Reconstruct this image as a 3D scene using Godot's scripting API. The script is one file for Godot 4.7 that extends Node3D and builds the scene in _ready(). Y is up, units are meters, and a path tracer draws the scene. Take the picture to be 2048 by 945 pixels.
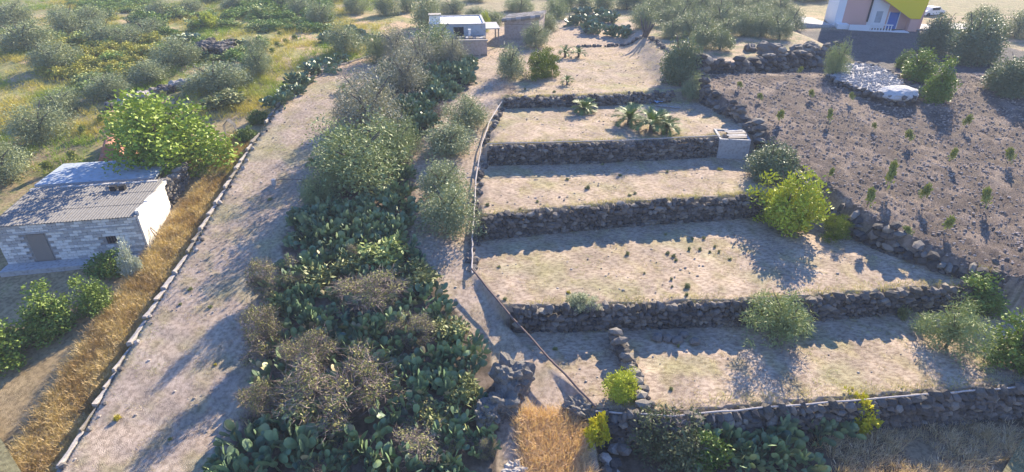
extends Node3D
# Terraced smallholding seen from above. x runs across, d runs away from the camera (z = -d), y is up.
var rng := RandomNumberGenerator.new()
var noise := FastNoiseLite.new()
var fine := FastNoiseLite.new()
var names := {}
var M := {}
var protos := {}
var stones: Array[ArrayMesh] = []

# ------------------------------------------------------------------ land shape
const S = [[0, -1.8], [12, -1.2], [18, -.6], [24, .5], [33, 1.9], [42, 3.2], [52, 4.5], [62, 5.1], [76, 5.4], [90, 5.9], [116, 6.5], [160, 8], [400, 16], [900, 30]]
const W0 = [[3.69, 18.33], [6.96, 18.04], [11.35, 18.57], [19.4, 19.4], [30, 20.5]]
const W1 = [[-.3, 24.3], [4.4, 24.45], [14, 25], [23.4, 26.2], [40, 28]]
const W2 = [[-2.2, 32.1], [7.2, 34.0], [16, 35.2], [25, 36.5]]
const W3 = [[-2, 41.4], [6.9, 41.95], [16.5, 43.3], [25, 44.5]]
const W4 = [[-.9, 51.7], [8.2, 52.5], [14.5, 53.7], [22, 55]]
const LT = [[18.3, 3.69], [23.9, -.25], [27.2, -2.1], [32, -2.2], [41.4, -2], [51.7, -.9], [56, -.5]]
const RF = [[16, 46], [22, 34], [27, 26], [31, 22.8], [37.3, 20.6], [44.5, 19.8], [52, 18.3], [56, 17]]
const RB = [[14, 57], [19, 57.8], [35, 64.9], [60, 72]]
const KB = [[8, -17.6], [14, -18.6], [18.83, -19.17], [24.17, -19.6], [29.98, -19.86], [36.14, -20.42], [43.46, -21.04], [49.77, -21.4], [56.39, -21.5], [61.5, -20.48], [68.4, -16.64], [75, -14]]
const HL = [[8, -12.6], [14, -12.3], [19.4, -11.9], [24, -13], [31, -14.6], [36, -14.3], [48, -14.2], [58, -13.6], [64, -14.6]]
const HR = [[8, -.2], [17, -.6], [22.2, -1.1], [25.5, -3.7], [29, -5.4], [33, -6.9], [38, -7.1], [42.5, -7.6], [49, -6.2], [58.6, -3.4], [64, -4.5]]

func pl(v: float, pts: Array) -> float:
	if v <= pts[0][0]: return pts[0][1]
	for i in range(1, pts.size()):
		if v <= pts[i][0]:
			var a = pts[i - 1]; var b = pts[i]
			return a[1] + (b[1] - a[1]) * (v - a[0]) / (b[0] - a[0])
	return pts[-1][1]
func ss(a: float, b: float, v: float) -> float: return smoothstep(a, b, v)
func terrace(x: float, d: float) -> float:
	var hw := .05 + 1.6 * ss(16, 18.5, x)
	var h := -1.6 + 1.6 * ss(-.05, .05, d - pl(x, W0)) + 1.2 * ss(-.05, .05, d - pl(x, W1)) + 1.4 * ss(-hw, hw, d - pl(x, W2)) + 1.45 * ss(-hw, hw, d - pl(x, W3)) + .8 * ss(-hw, hw, d - pl(x, W4))
	return lerpf(h, pl(d, S), ss(54, 62, d))
func H(x: float, d: float) -> float:
	var b := pl(d, S)
	var h := b
	if x < 0:
		var kx := pl(d, KB)
		h -= .9 * (1 - ss(58, 70, d)) * ss(-.2, .15, kx - x) + .35 * ss(2.6, 4, kx - x) * (1 - ss(45, 58, d))
	if x > -4 and d < 62:
		var m := ss(-.15, .15, x - pl(d, LT)) * (1 - ss(58, 62, d))
		if m > 0:
			var fz := ss(-.25, .25, x - pl(d, RF)) * (1 - ss(56, 62, d))
			h = lerpf(h, lerpf(terrace(x, d), b + 1.0, fz), m)
	if x > 14 and x < 40 and d > 50:
		h += 1.2 * ss(-.3, .6, d - pl(x, RB)) * ss(14, 17, x) * (1 - ss(36, 40, x)) * (1 - ss(75, 95, d))
	return h
func P(x: float, d: float, up := 0.0) -> Vector3: return Vector3(x, H(x, d) + up, -d)
func rr(a: float, b: float) -> float: return rng.randf_range(a, b)
func rdir() -> Vector3:
	var z := rr(-1, 1); var t := rr(0, TAU); var r := sqrt(1 - z * z)
	return Vector3(r * cos(t), z, r * sin(t))

# ------------------------------------------------------------------ naming
func numbered(called: String) -> String:
	var n: int = names.get(called, 0)
	names[called] = n + 1
	return called if n == 0 else "%s_%03d" % [called, n]
func thing(called: String, label: String, category: String, at := Vector3.ZERO, turn := 0.0, group := "") -> Node3D:
	var o := Node3D.new(); o.name = numbered(called); add_child(o)
	o.position = at; o.rotation.y = turn
	meta(o, label, category, group)
	return o
func meta(o: Node, label: String, category: String, group := "", kind := "") -> void:
	if label: o.set_meta("label", label)
	if category: o.set_meta("category", category)
	if group: o.set_meta("group", group)
	if kind: o.set_meta("kind", kind)
func part(parent: Node, called: String, mesh: Mesh, mat: Material, at := Transform3D.IDENTITY) -> MeshInstance3D:
	var o := MeshInstance3D.new(); o.mesh = mesh; o.transform = at
	if mat: o.material_override = mat
	if parent == self:
		o.name = numbered(called)
	else:
		var k: Dictionary = parent.get_meta("seen", {})
		var n: int = k.get(called, 0); k[called] = n + 1
		parent.set_meta("seen", k)
		o.name = called if n == 0 else "%s_%03d" % [called, n]
	parent.add_child(o, true)
	return o

# ------------------------------------------------------------------ mesh collector
class MB:
	var v := PackedVector3Array()
	var n := PackedVector3Array()
	var c := PackedColorArray()
	var use_c := false
	func tri(a: Vector3, b: Vector3, d: Vector3, col := Color.WHITE) -> void:
		var q := (d - a).cross(b - a)
		q = q.normalized() if q.length_squared() > 1e-16 else Vector3.UP
		v.append(a); v.append(b); v.append(d)
		n.append(q); n.append(q); n.append(q)
		c.append(col); c.append(col); c.append(col)
	func quad(a: Vector3, b: Vector3, d: Vector3, e: Vector3, col := Color.WHITE) -> void:
		tri(a, b, d, col); tri(a, d, e, col)
	func box(lo: Vector3, hi: Vector3, col := Color.WHITE, t := Transform3D.IDENTITY) -> void:
		var p: Array[Vector3] = []
		for i in 8: p.append(t * Vector3(hi.x if i & 1 else lo.x, hi.y if i & 2 else lo.y, hi.z if i & 4 else lo.z))
		quad(p[4], p[6], p[7], p[5], col); quad(p[1], p[3], p[2], p[0], col)
		quad(p[5], p[7], p[3], p[1], col); quad(p[0], p[2], p[6], p[4], col)
		quad(p[6], p[2], p[3], p[7], col); quad(p[0], p[4], p[5], p[1], col)
	func tube(pts: Array, r0: float, r1: float, sides := 6, col := Color.WHITE, cap := true) -> void:
		var rings := []
		for i in pts.size():
			var dir: Vector3 = (pts[mini(i + 1, pts.size() - 1)] - pts[maxi(i - 1, 0)]).normalized()
			var a := dir.cross(Vector3.RIGHT if absf(dir.x) < .8 else Vector3.UP).normalized(); var b := dir.cross(a)
			var r := lerpf(r0, r1, float(i) / maxf(1, pts.size() - 1))
			var ring := []
			for k in sides: ring.append(pts[i] + (a * cos(TAU * k / sides) + b * sin(TAU * k / sides)) * r)
			rings.append(ring)
		for i in rings.size() - 1:
			for k in sides:
				var l := (k + 1) % sides
				quad(rings[i][k], rings[i + 1][k], rings[i + 1][l], rings[i][l], col)
		if cap:
			for k in range(1, sides - 1):
				tri(rings[0][0], rings[0][k], rings[0][k + 1], col)
				tri(rings[-1][0], rings[-1][k + 1], rings[-1][k], col)
	func add(m: ArrayMesh, t: Transform3D, col := Color.WHITE) -> void:
		var a := m.surface_get_arrays(0)
		var mv: PackedVector3Array = a[Mesh.ARRAY_VERTEX]; var mn: PackedVector3Array = a[Mesh.ARRAY_NORMAL]
		for i in mv.size():
			v.append(t * mv[i]); n.append((t.basis * mn[i]).normalized()); c.append(col)
	func commit() -> ArrayMesh:
		var a := []; a.resize(Mesh.ARRAY_MAX)
		a[Mesh.ARRAY_VERTEX] = v; a[Mesh.ARRAY_NORMAL] = n; a[Mesh.ARRAY_COLOR] = c
		var m := ArrayMesh.new(); m.add_surface_from_arrays(Mesh.PRIMITIVE_TRIANGLES, a)
		return m

# ------------------------------------------------------------------ materials
func noise_tex(freq: float, oct: int, cols: Array, seed_: int, size := 512, kind := FastNoiseLite.TYPE_SIMPLEX_SMOOTH) -> NoiseTexture2D:
	var f := FastNoiseLite.new(); f.noise_type = kind; f.frequency = freq; f.fractal_octaves = oct; f.seed = seed_; f.fractal_gain = .62
	var t := NoiseTexture2D.new(); t.width = size; t.height = size; t.seamless = true; t.noise = f; t.generate_mipmaps = false
	if cols.size():
		var g := Gradient.new(); var offs := PackedFloat32Array(); var cc := PackedColorArray()
		for k in cols: offs.append(k[0]); cc.append(k[1])
		g.offsets = offs; g.colors = cc; t.color_ramp = g
	return t
func lin(r: float, g: float, b: float) -> Color: return Color(r, g, b).linear_to_srgb()
func mat(col: Color, rough := .9, tex: Texture2D = null, scale := 1.0, vcol := false, bump: Texture2D = null, cm := 0.0) -> StandardMaterial3D:
	var m := StandardMaterial3D.new(); m.albedo_color = col; m.roughness = rough; m.vertex_color_use_as_albedo = vcol
	m.metallic_specular = .3
	if tex:
		m.albedo_texture = tex
	if bump:
		m.heightmap_enabled = true; m.heightmap_texture = bump; m.heightmap_scale = cm
	if tex or bump:
		m.uv1_triplanar = true; m.uv1_world_triplanar = true; m.uv1_scale = Vector3.ONE * scale
	return m
func leafmat(back := .5, tint := Color.WHITE, rough := .55) -> StandardMaterial3D:
	var m := StandardMaterial3D.new(); m.vertex_color_use_as_albedo = true; m.albedo_color = tint; m.roughness = rough; m.metallic_specular = .35
	m.cull_mode = BaseMaterial3D.CULL_DISABLED
	m.backlight_enabled = true; m.backlight = Color(back, back, back * .6)
	return m
func materials() -> void:
	var grit := noise_tex(.011, 7, [[0.0, lin(.46, .44, .42)], [.34, lin(.62, .6, .58)], [.5, lin(.82, .81, .8)], [.68, lin(.95, .94, .93)], [1.0, lin(1, 1, 1)]], 3, 1024)
	var strawt := noise_tex(.013, 7, [[0.0, lin(.45, .42, .38)], [.32, lin(.6, .57, .53)], [.48, lin(.8, .78, .75)], [.66, lin(.95, .94, .9)], [1.0, lin(1, 1, .96)]], 17, 1024)
	var gritb := noise_tex(.07, 5, [], 4, 1024)
	var clod := noise_tex(.03, 6, [[0.0, lin(.22, .2, .2)], [.42, lin(.5, .48, .46)], [.55, lin(.85, .83, .82)], [1.0, lin(1, 1, 1)]], 5, 1024, FastNoiseLite.TYPE_CELLULAR)
	M.soil = mat(Color.WHITE, .97, grit, .27, true, gritb, 3.0)
	M.terrace = mat(Color.WHITE, .97, strawt, .5, true, gritb, 3.0); M.terrace.uv1_scale = Vector3(.17, .3, .31)
	M.field = mat(Color.WHITE, .97, clod, .5, true, gritb, 6.0)
	var rockt := noise_tex(.02, 6, [[0.0, lin(.35, .35, .36)], [.5, lin(.8, .79, .78)], [1.0, lin(1, 1, 1)]], 8)
	var k := 0
	for c in [lin(.10, .092, .086), lin(.145, .13, .118), lin(.20, .18, .16), lin(.08, .074, .072), lin(.28, .25, .21)]:
		M["stone%d" % k] = mat(c, .95, rockt, 1.3, false, rockt, 2.0); k += 1
	M.stonev = mat(Color.WHITE, .95, rockt, 1.3, true, rockt, 2.0)
	M.boulder = mat(lin(.20, .185, .165), .95, rockt, .7, false, rockt, 5.0)
	M.earth = mat(lin(.09, .075, .065), 1.0, grit, 1.0)
	M.kerb = mat(lin(.44, .40, .36), .95, rockt, 1.1, false, rockt, 1.0)
	M.concrete = mat(lin(.42, .41, .40), .9, noise_tex(.012, 5, [[0.0, lin(.55, .53, .5)], [.5, lin(.9, .9, .9)], [1.0, lin(1, 1, 1)]], 11), .5, false, gritb, .8)
	var wash := noise_tex(.01, 6, [[0.0, lin(.62, .57, .5)], [.3, lin(.84, .82, .79)], [.55, lin(.97, .97, .96)], [1.0, lin(1, 1, 1)]], 12)
	M.white = mat(lin(.72, .69, .64), .9, wash, .6, false, gritb, .6)
	M.block = mat(lin(.46, .44, .42), .95, wash, .9, false, gritb, 1.0)
	M.mortar = mat(lin(.3, .28, .26), 1.0)
	M.roofgrey = mat(lin(.21, .20, .187), .9, wash, .5, false, gritb, .5)
	M.slab = mat(lin(.36, .40, .44), .85, wash, .3)
	M.terracotta = mat(lin(.45, .22, .15), .85, wash, 1.4)
	M.dark = mat(lin(.02, .02, .022), .6)
	M.render = mat(lin(.42, .35, .31), .95, wash, .4, false, gritb, .8)
	M.roofwhite = mat(lin(.8, .8, .8), .8, wash, .2)
	M.pink = mat(lin(.62, .36, .29), .9)
	M.yellow = mat(lin(.80, .60, .02), .85)
	M.paint = mat(lin(.74, .73, .71), .85)
	M.blue = mat(lin(.03, .13, .42), .5)
	M.pipe = mat(lin(.42, .38, .36), .7, wash, 1.0)
	M.rustpipe = mat(lin(.20, .14, .12), .8, rockt, 1.0)
	M.wood = mat(lin(.3, .26, .22), .9, rockt, 2.0)
	M.tarp = mat(lin(.28, .42, .6), .5)
	M.bark = mat(lin(.15, .13, .115), 1.0, rockt, 2.0)
	M.gravel = mat(lin(.6, .59, .58), .95, clod, .8, false, clod, 5.0)
	M.limestone = mat(lin(.8, .8, .78), .95, clod, 1.2, false, clod, 5.0)
	M.leaf = leafmat()
	M.grass = leafmat(.75)
	M.low_yellow = leafmat(.4, lin(.42, .40, .07)); M.low_green = leafmat(.4, lin(.2, .3, .06)); M.low_olive = leafmat(.35, lin(.22, .24, .09)); M.low_bright = leafmat(.4, lin(.3, .36, .12))
	M.low_weed = leafmat(.4, lin(.24, .26, .10)); M.low_weedy = leafmat(.4, lin(.5, .42, .03)); M.twig = mat(Color.WHITE, 1.0, null, 1.0, true)
	k = 0
	var spot := noise_tex(.03, 4, [[0.0, lin(.6, .55, .45)], [.4, lin(.85, .85, .8)], [.6, lin(1, 1, 1)], [1.0, lin(1, 1, 1)]], 31, 256)
	for c in [lin(.095, .155, .085), lin(.125, .20, .105), lin(.155, .24, .115), lin(.08, .135, .085), lin(.20, .275, .125), lin(.38, .32, .19), lin(.26, .285, .11)]:
		M["pad%d" % k] = mat(c, .5, spot, 4.0); M["pad%d" % k].metallic_specular = .5; k += 1
	M.pads = mat(Color.WHITE, .5, null, 1.0, true); M.pads.metallic_specular = .5

# ------------------------------------------------------------------ plants
func leaf(mb: MB, p: Vector3, dir: Vector3, l: float, w: float, col: Color) -> void:
	var s := dir.cross(rdir()).normalized() * w * .5
	var m := p + dir * l * .45
	mb.quad(p, m + s, p + dir * l, m - s, col)
# a crown one unit wide and one unit high, standing on y = 0
func crown(nc: int, nl: int, l: float, w: float, c0: Color, c1: Color, opt := {}) -> ArrayMesh:
	var mb := MB.new()
	var lift: float = opt.get("up", .35); var lo: float = opt.get("low", .05); var cr0: float = opt.get("clump", .13); var core: float = opt.get("core", .45)
	var droop: float = opt.get("droop", 0.0); var egg: float = opt.get("egg", 0.0); var asp: float = opt.get("aspect", 1.0)
	var lobes := []
	for i in int(opt.get("lobes", 5)):
		var t := rr(0, TAU); var q := rr(.10, .24)
		lobes.append([Vector3(cos(t) * q, rr(-.04, .06), sin(t) * q), rr(.6, 1.0)])
	var mean := Vector3.ZERO
	for q in lobes: mean += q[0] / lobes.size()
	for q in lobes: q[0] -= Vector3(mean.x, 0, mean.z)
	for i in nc:
		var dir := rdir()
		if dir.y < -.2: dir.y *= -1
		var q := pow(rng.randf(), core)
		var lb: Vector3 = lobes[i % lobes.size()][0]
		var c := lb + dir * .27 * q
		var yy: float = lb.y + .08 + dir.y * q * .82 * lobes[i % lobes.size()][1]
		c.y = lo + (1 - lo) * clampf(yy, .02, .95)
		if egg > 0:
			var k := 1.0 - egg * pow(absf(c.y - .35) / .65, 2.0)
			c.x *= k; c.z *= k
		var cr := cr0 * rr(.7, 1.25)
		for j in nl:
			var o := rdir() * pow(rng.randf(), .45)
			var p := c + o * cr * Vector3(1, 1.0 / asp, 1)
			p.y = maxf(p.y, .01)
			var ld := (rdir() + o * .7 + Vector3(0, lift - droop, 0)).normalized()
			var col := c0.lerp(c1, rr(.4, .7)) * rr(.9, 1.1) * 1.22   # each leaf its own tint, wherever it sits in the crown
			var s := rr(.7, 1.3)
			leaf(mb, p, ld, l * s, w * s, col)
	return mb.commit()
func trunk(h: float, r: float, limbs: int, spread: float) -> ArrayMesh:
	var mb := MB.new()
	var top := Vector3(rr(-.04, .04), h * .55, rr(-.04, .04))
	mb.tube([Vector3(0, -.05, 0), Vector3(rr(-.02, .02), h * .25, rr(-.02, .02)), top], r, r * .7, 7)
	for i in limbs:
		var t := TAU * i / limbs + rr(-.4, .4); var e := Vector3(cos(t) * spread, rr(.55, .85), sin(t) * spread)
		mb.tube([top - Vector3(0, .02, 0), top.lerp(e, .5) + Vector3(0, .05, 0), e], r * .55, r * .15, 5)
	return mb.commit()
func proto(key: String, parts: Array) -> void:
	var o := Node3D.new()
	for p in parts: part(o, p[0], p[1], p[2])
	protos[key] = o
func thicket_mesh(nt: int, nl: int) -> Array:
	var tw := MB.new(); var lf := MB.new()
	var hubs := []
	var lumps := []
	for i in 5: lumps.append([Vector3(rr(-.26, .26), 0, rr(-.26, .26)), rr(.14, .24), rr(.5, .85)])
	for i in 40:
		var dir := rdir(); dir.y = absf(dir.y); var lm: Array = lumps[i % 5]
		hubs.append(lm[0] + Vector3(dir.x * lm[1], dir.y * lm[2] + .04, dir.z * lm[1]) * pow(rng.randf(), .3))
	for i in nt:
		var b: Vector3 = hubs[i % 40]
		var tone := Color(.19, .145, .12).lerp(Color(.36, .29, .25), rng.randf())
		if i % 3 == 0: tone = Color(.10, .08, .075)
		var p := b + rdir() * .07
		var dir := (Vector3(p.x, .25, p.z) * 1.4 + rdir() * .8).normalized()
		for s in 2:
			var e := p + dir * rr(.05, .10)
			var w := dir.cross(rdir()).normalized() * .0022
			tw.tri(p - w, p + w, e, tone)
			p = e - dir * .01; dir = (dir + rdir() * .6).normalized()
	for i in nl:
		var b: Vector3 = hubs[(i * 7) % 40]
		var p := b * 1.04 + rdir() * pow(rng.randf(), .5) * .1
		p.y = maxf(p.y, .01)
		leaf(lf, p, (rdir() + Vector3(0, .4, 0)).normalized(), rr(.018, .036), rr(.008, .015), Color(.17, .18, .05).lerp(Color(.38, .36, .12), rng.randf()))
	return [tw.commit(), lf.commit()]
func pad_mesh(wide: float, egg: float, bend: float, twist: float) -> ArrayMesh:
	var mb := MB.new(); var rim := []
	for i in 10:
		var t := TAU * i / 10.0; var y := .5 - .5 * cos(t); var x := sin(t) * (wide + egg * y) * rr(.93, 1.07)
		rim.append(Vector3(x, y, bend * y * y + twist * x * (y - .3)))
	for s in [-1, 1]:
		var c := Vector3(rr(-.03, .03), .55, .07 * s + bend * .3)
		for i in 10:
			if s > 0: mb.tri(c, rim[(i + 1) % 10], rim[i])
			else: mb.tri(c, rim[i], rim[(i + 1) % 10])
	return mb.commit()
# the pads of one prickly pear as transforms of the unit pad
func pear(count: int, size: float, spread: float) -> Array:
	var out := []; var open := []
	for i in 6:
		var t := rr(0, TAU); var b := Vector3(cos(t), 0, sin(t)) * rr(0, spread)
		open.append([b - Vector3(0, .08, 0), (Vector3(cos(t) * .5, 1.0, sin(t) * .5) + rdir() * .25).normalized(), rr(0, TAU), 0])
	while out.size() < count and open.size():
		var q: Array = open.pop_front()
		var y: Vector3 = q[1]
		var x := y.cross(Vector3(cos(q[2]), .15, sin(q[2]))).normalized(); var z := x.cross(y)
		var l := size * rr(.65, 1.3) * (1.15 if q[3] == 0 else 1.0)
		var b := Basis(x * l, y * l, z * l * rr(.8, 1.1))
		out.append(Transform3D(b, q[0]))
		var kids := 3 if q[3] < 2 else (2 if rng.randf() < .8 else 1)
		for k in kids:
			var u := (k - (kids - 1) * .5) / maxf(1.0, kids - 1.0) * 1.3 + rr(-.3, .3)
			var org: Vector3 = q[0] + y * l * (.93 - absf(u) * .22) + x * l * .33 * sin(u * 1.2)
			var nd := (y * cos(u * .75) + x * sin(u * .75) + z * rr(-.55, .55) + Vector3(0, .22, 0)).normalized()
			open.append([org, nd, q[2] + rr(-1.3, 1.3), q[3] + 1])
	return out
func palm_frond(l: float, curve: float) -> ArrayMesh:
	var mb := MB.new(); var p := Vector3.ZERO; var dir := Vector3(.55, .85, 0).normalized(); var n := 16
	for i in n:
		var e := p + dir * l / n
		var t := float(i) / n
		var col := Color(.09, .15, .04).lerp(Color(.2, .26, .08), rng.randf())
		mb.tri(p + Vector3(0, 0, .02 * l), p - Vector3(0, 0, .02 * l), e, Color(.25, .24, .1))
		var ll := l * .42 * sin(PI * (.12 + .85 * t))
		for s in [-1, 1]:
			for q in 2:
				var b := p.lerp(e, q * .5)
				var ld: Vector3 = (dir * .75 + Vector3(0, .28, s * .85) + rdir() * .12).normalized()
				mb.tri(b - dir * l * .02, b + dir * l * .02, b + ld * ll, col)
		p = e; dir = (dir + Vector3(.02, -curve / n, 0)).normalized()
	return mb.commit()

func make_protos() -> void:
	var og0 := Color(.13, .155, .07); var og1 := Color(.28, .31, .17)
	for i in 3:
		proto("olive_b%d" % i, [["crown", crown(95, 100, .038, .013, og0, og1, {"lobes": 5 + i, "aspect": .65}), M.leaf], ["trunk", trunk(.5, .035, 4, .22), M.bark]])
	for i in 2:
		proto("olive_s%d" % i, [["crown", crown(60, 90, .055, .018, og0, og1, {"lobes": 4 + i, "aspect": .7, "low": .08}), M.leaf], ["trunk", trunk(.5, .035, 4, .2), M.bark]])
	for i in 2:
		proto("olive2_%d" % i, [["crown", crown(110, 100, .034, .012, Color(.12, .155, .06), Color(.27, .31, .14), {"lobes": 6, "aspect": .55, "low": .04}), M.leaf], ["trunk", trunk(.5, .03, 5, .25), M.bark]])
		proto("olivegrey%d" % i, [["crown", crown(100, 95, .034, .009, Color(.14, .14, .095), Color(.31, .30, .22), {"lobes": 6, "aspect": .7, "low": .04}), M.leaf], ["trunk", trunk(.5, .03, 5, .25), M.bark]])
	proto("oliveball", [["crown", crown(150, 125, .042, .015, Color(.07, .10, .05), Color(.20, .235, .125), {"lobes": 3, "aspect": .65, "low": .02, "core": .3}), M.leaf], ["trunk", trunk(.4, .03, 4, .2), M.bark]])
	proto("broad", [["crown", crown(120, 95, .034, .024, Color(.10, .17, .02), Color(.27, .34, .04), {"lobes": 7, "aspect": .65, "low": .05, "clump": .11}), M.leaf], ["trunk", trunk(.5, .03, 5, .25), M.bark]])
	proto("broad2", [["crown", crown(70, 80, .05, .03, Color(.07, .12, .02), Color(.20, .26, .05), {"lobes": 5, "aspect": .7, "low": .03}), M.leaf], ["trunk", trunk(.4, .03, 4, .2), M.bark]])
	proto("lime", [["crown", crown(95, 75, .05, .022, Color(.19, .25, .02), Color(.46, .46, .04), {"lobes": 6, "aspect": .75, "low": .03, "clump": .10, "up": .8}), M.leaf], ["trunk", trunk(.4, .025, 5, .25), M.bark]])
	proto("limey", [["crown", crown(50, 60, .075, .04, Color(.25, .26, .015), Color(.55, .47, .02), {"lobes": 5, "aspect": .9, "low": .04, "clump": .10, "up": .7}), M.leaf], ["trunk", trunk(.4, .025, 4, .25), M.bark]])
	proto("citrus", [["crown", crown(60, 80, .06, .034, Color(.045, .085, .015), Color(.15, .21, .04), {"lobes": 4, "aspect": .8, "low": .03}), M.leaf], ["trunk", trunk(.4, .025, 4, .2), M.bark]])
	proto("thuja", [["crown", crown(110, 80, .04, .016, Color(.055, .085, .012), Color(.20, .24, .02), {"lobes": 4, "aspect": 1.0, "low": .0, "core": .28, "egg": .5, "up": 1.4, "clump": .09}), M.leaf], ["trunk", trunk(.4, .03, 3, .12), M.bark]])
	proto("feather", [["crown", crown(75, 90, .07, .010, Color(.11, .15, .05), Color(.29, .33, .13), {"lobes": 5, "aspect": .9, "low": .05, "droop": .6, "clump": .11}), M.leaf], ["trunk", trunk(.5, .025, 5, .25), M.bark]])
	proto("darkshrub", [["crown", crown(70, 80, .045, .018, Color(.035, .05, .02), Color(.13, .15, .07), {"lobes": 7, "aspect": .6, "low": .0}), M.leaf], ["stem", thicket_mesh(900, 10)[0], M.twig]])
	proto("silver", [["crown", crown(50, 80, .06, .016, Color(.22, .25, .20), Color(.42, .45, .38), {"lobes": 4, "aspect": 1.0, "low": .02, "up": .8}), M.leaf], ["stem", trunk(.4, .02, 4, .2), M.bark]])
	for i in 3:
		proto("low%d" % i, [["crown", crown(22, 55, .11, .05, Color(.35, .35, .3), Color(1, 1, .95), {"lobes": 5, "aspect": .6, "low": .0, "clump": .15}), M.low_green], ["stem", trunk(.3, .02, 4, .25), M.bark]])
		var th := thicket_mesh(3600, 4600)
		proto("thicket%d" % i, [["crown", th[1], M.leaf], ["branches", th[0], M.twig]])
	var dd := thicket_mesh(1500, 60)
	proto("dead", [["branches", dd[0], M.twig], ["crown", dd[1], M.leaf]])
	proto("sapling", [["crown", crown(12, 26, .2, .09, Color(.12, .15, .04), Color(.28, .30, .08), {"lobes": 3, "aspect": 1.6, "low": .4, "clump": .2, "up": .6}), M.leaf], ["trunk", trunk(1.0, .018, 3, .15), M.bark]])
	# prickly pears: far ones as one mass of pads, near ones pad by pad
	M.pad_mesh = [pad_mesh(.30, .1, 0, 0), pad_mesh(.36, .04, .08, .25), pad_mesh(.24, .13, -.1, -.3), pad_mesh(.33, .1, .14, .1), pad_mesh(.27, .05, -.05, .4)]
	for i in 4:
		var mb := MB.new()
		for t in pear(170, .17, .28):
			mb.add(M.pad_mesh[rng.randi() % 5], t, Color(.075, .12, .06).lerp(Color(.19, .25, .11), rng.randf()))
		proto("cactus_far%d" % i, [["pads", mb.commit(), M.pads]])
		protos["cactus_far%d" % i].get_child(0).set_meta("kind", "stuff")
	for i in 4:
		var o := Node3D.new()
		for t in pear(84, .335, .62):
			part(o, "pad", M.pad_mesh[rng.randi() % 5], M["pad%d" % [0, 1, 1, 2, 2, 3, 4, 0, 1, 4, 6, 5][rng.randi() % (12 if rng.randf() < .6 else 11)]], t)
		protos["cactus_near%d" % i] = o
	for i in 2:
		var o := Node3D.new()
		for t in pear(150, .40, .75):
			part(o, "pad", M.pad_mesh[rng.randi() % 5], M["pad%d" % [0, 1, 1, 2, 2, 3, 4, 0, 1, 4, 6][rng.randi() % 11]], t)
		protos["cactus_big%d" % i] = o
	M.fronds = [palm_frond(1.0, 1.3), palm_frond(1.0, 1.9), palm_frond(.9, .9)]
func plant(kind: String, w: float) -> Array:
	match kind:
		"olive": return ["olive_b%d" % (rng.randi() % 3) if w > 3.4 else "olive_s%d" % (rng.randi() % 2), 1.0]
		"olive2", "olivegrey": return [("olive2_%d" if kind == "olive2" else "olivegrey%d") % (rng.randi() % 2), 1.0]
		"low", "thicket": return ["%s%d" % [kind, rng.randi() % 3], 1.0]
		"cactus_far": return ["cactus_far%d" % (rng.randi() % 4), 1.0]
	return [kind, 1.0]
func palm(called: String, at: Vector3, w: float, h: float, n: int, label: String, cat: String, group: String) -> void:
	var o := thing(called, label, cat, at, rr(0, TAU), group)
	var mb := MB.new(); mb.tube([Vector3(0, -.1, 0), Vector3(0, h * .12, 0), Vector3(0, h * .26, 0)], w * .09, w * .075, 8)
	part(o, "trunk", mb.commit(), M.bark)
	for i in n:
		var up := float(i) / n
		var b := Basis(Vector3.UP, i * 2.4 + rr(-.2, .2)) * Basis(Vector3.BACK, lerpf(-.75, .45, up) + rr(-.1, .1))
		var l := w * .74 * rr(.85, 1.1)
		part(o, "frond", M.fronds[i % 3], M.leaf, Transform3D(b.scaled_local(Vector3(l, l * clampf(h / w, .7, 1.2), l)), Vector3(0, h * .22, 0)))

# ------------------------------------------------------------------ stone
func icosa(sub: int) -> Array:
	var t := (1.0 + sqrt(5.0)) / 2.0
	var v: Array[Vector3] = [Vector3(-1, t, 0), Vector3(1, t, 0), Vector3(-1, -t, 0), Vector3(1, -t, 0), Vector3(0, -1, t), Vector3(0, 1, t), Vector3(0, -1, -t), Vector3(0, 1, -t), Vector3(t, 0, -1), Vector3(t, 0, 1), Vector3(-t, 0, -1), Vector3(-t, 0, 1)]
	for i in 12: v[i] = v[i].normalized()
	var f := [[0, 11, 5], [0, 5, 1], [0, 1, 7], [0, 7, 10], [0, 10, 11], [1, 5, 9], [5, 11, 4], [11, 10, 2], [10, 7, 6], [7, 1, 8], [3, 9, 4], [3, 4, 2], [3, 2, 6], [3, 6, 8], [3, 8, 9], [4, 9, 5], [2, 4, 11], [6, 2, 10], [8, 6, 7], [9, 8, 1]]
	for s in sub:
		var g := []; var mid := {}
		for q in f:
			var m := []
			for k in 3:
				var a: int = q[k]; var b: int = q[(k + 1) % 3]; var key := mini(a, b) * 100000 + maxi(a, b)
				if not mid.has(key):
					mid[key] = v.size(); v.append(((v[a] + v[b]) * .5).normalized())
				m.append(mid[key])
			g.append([q[0], m[0], m[2]]); g.append([q[1], m[1], m[0]]); g.append([q[2], m[2], m[1]]); g.append([m[0], m[1], m[2]])
		f = g
	return [v, f]
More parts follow.
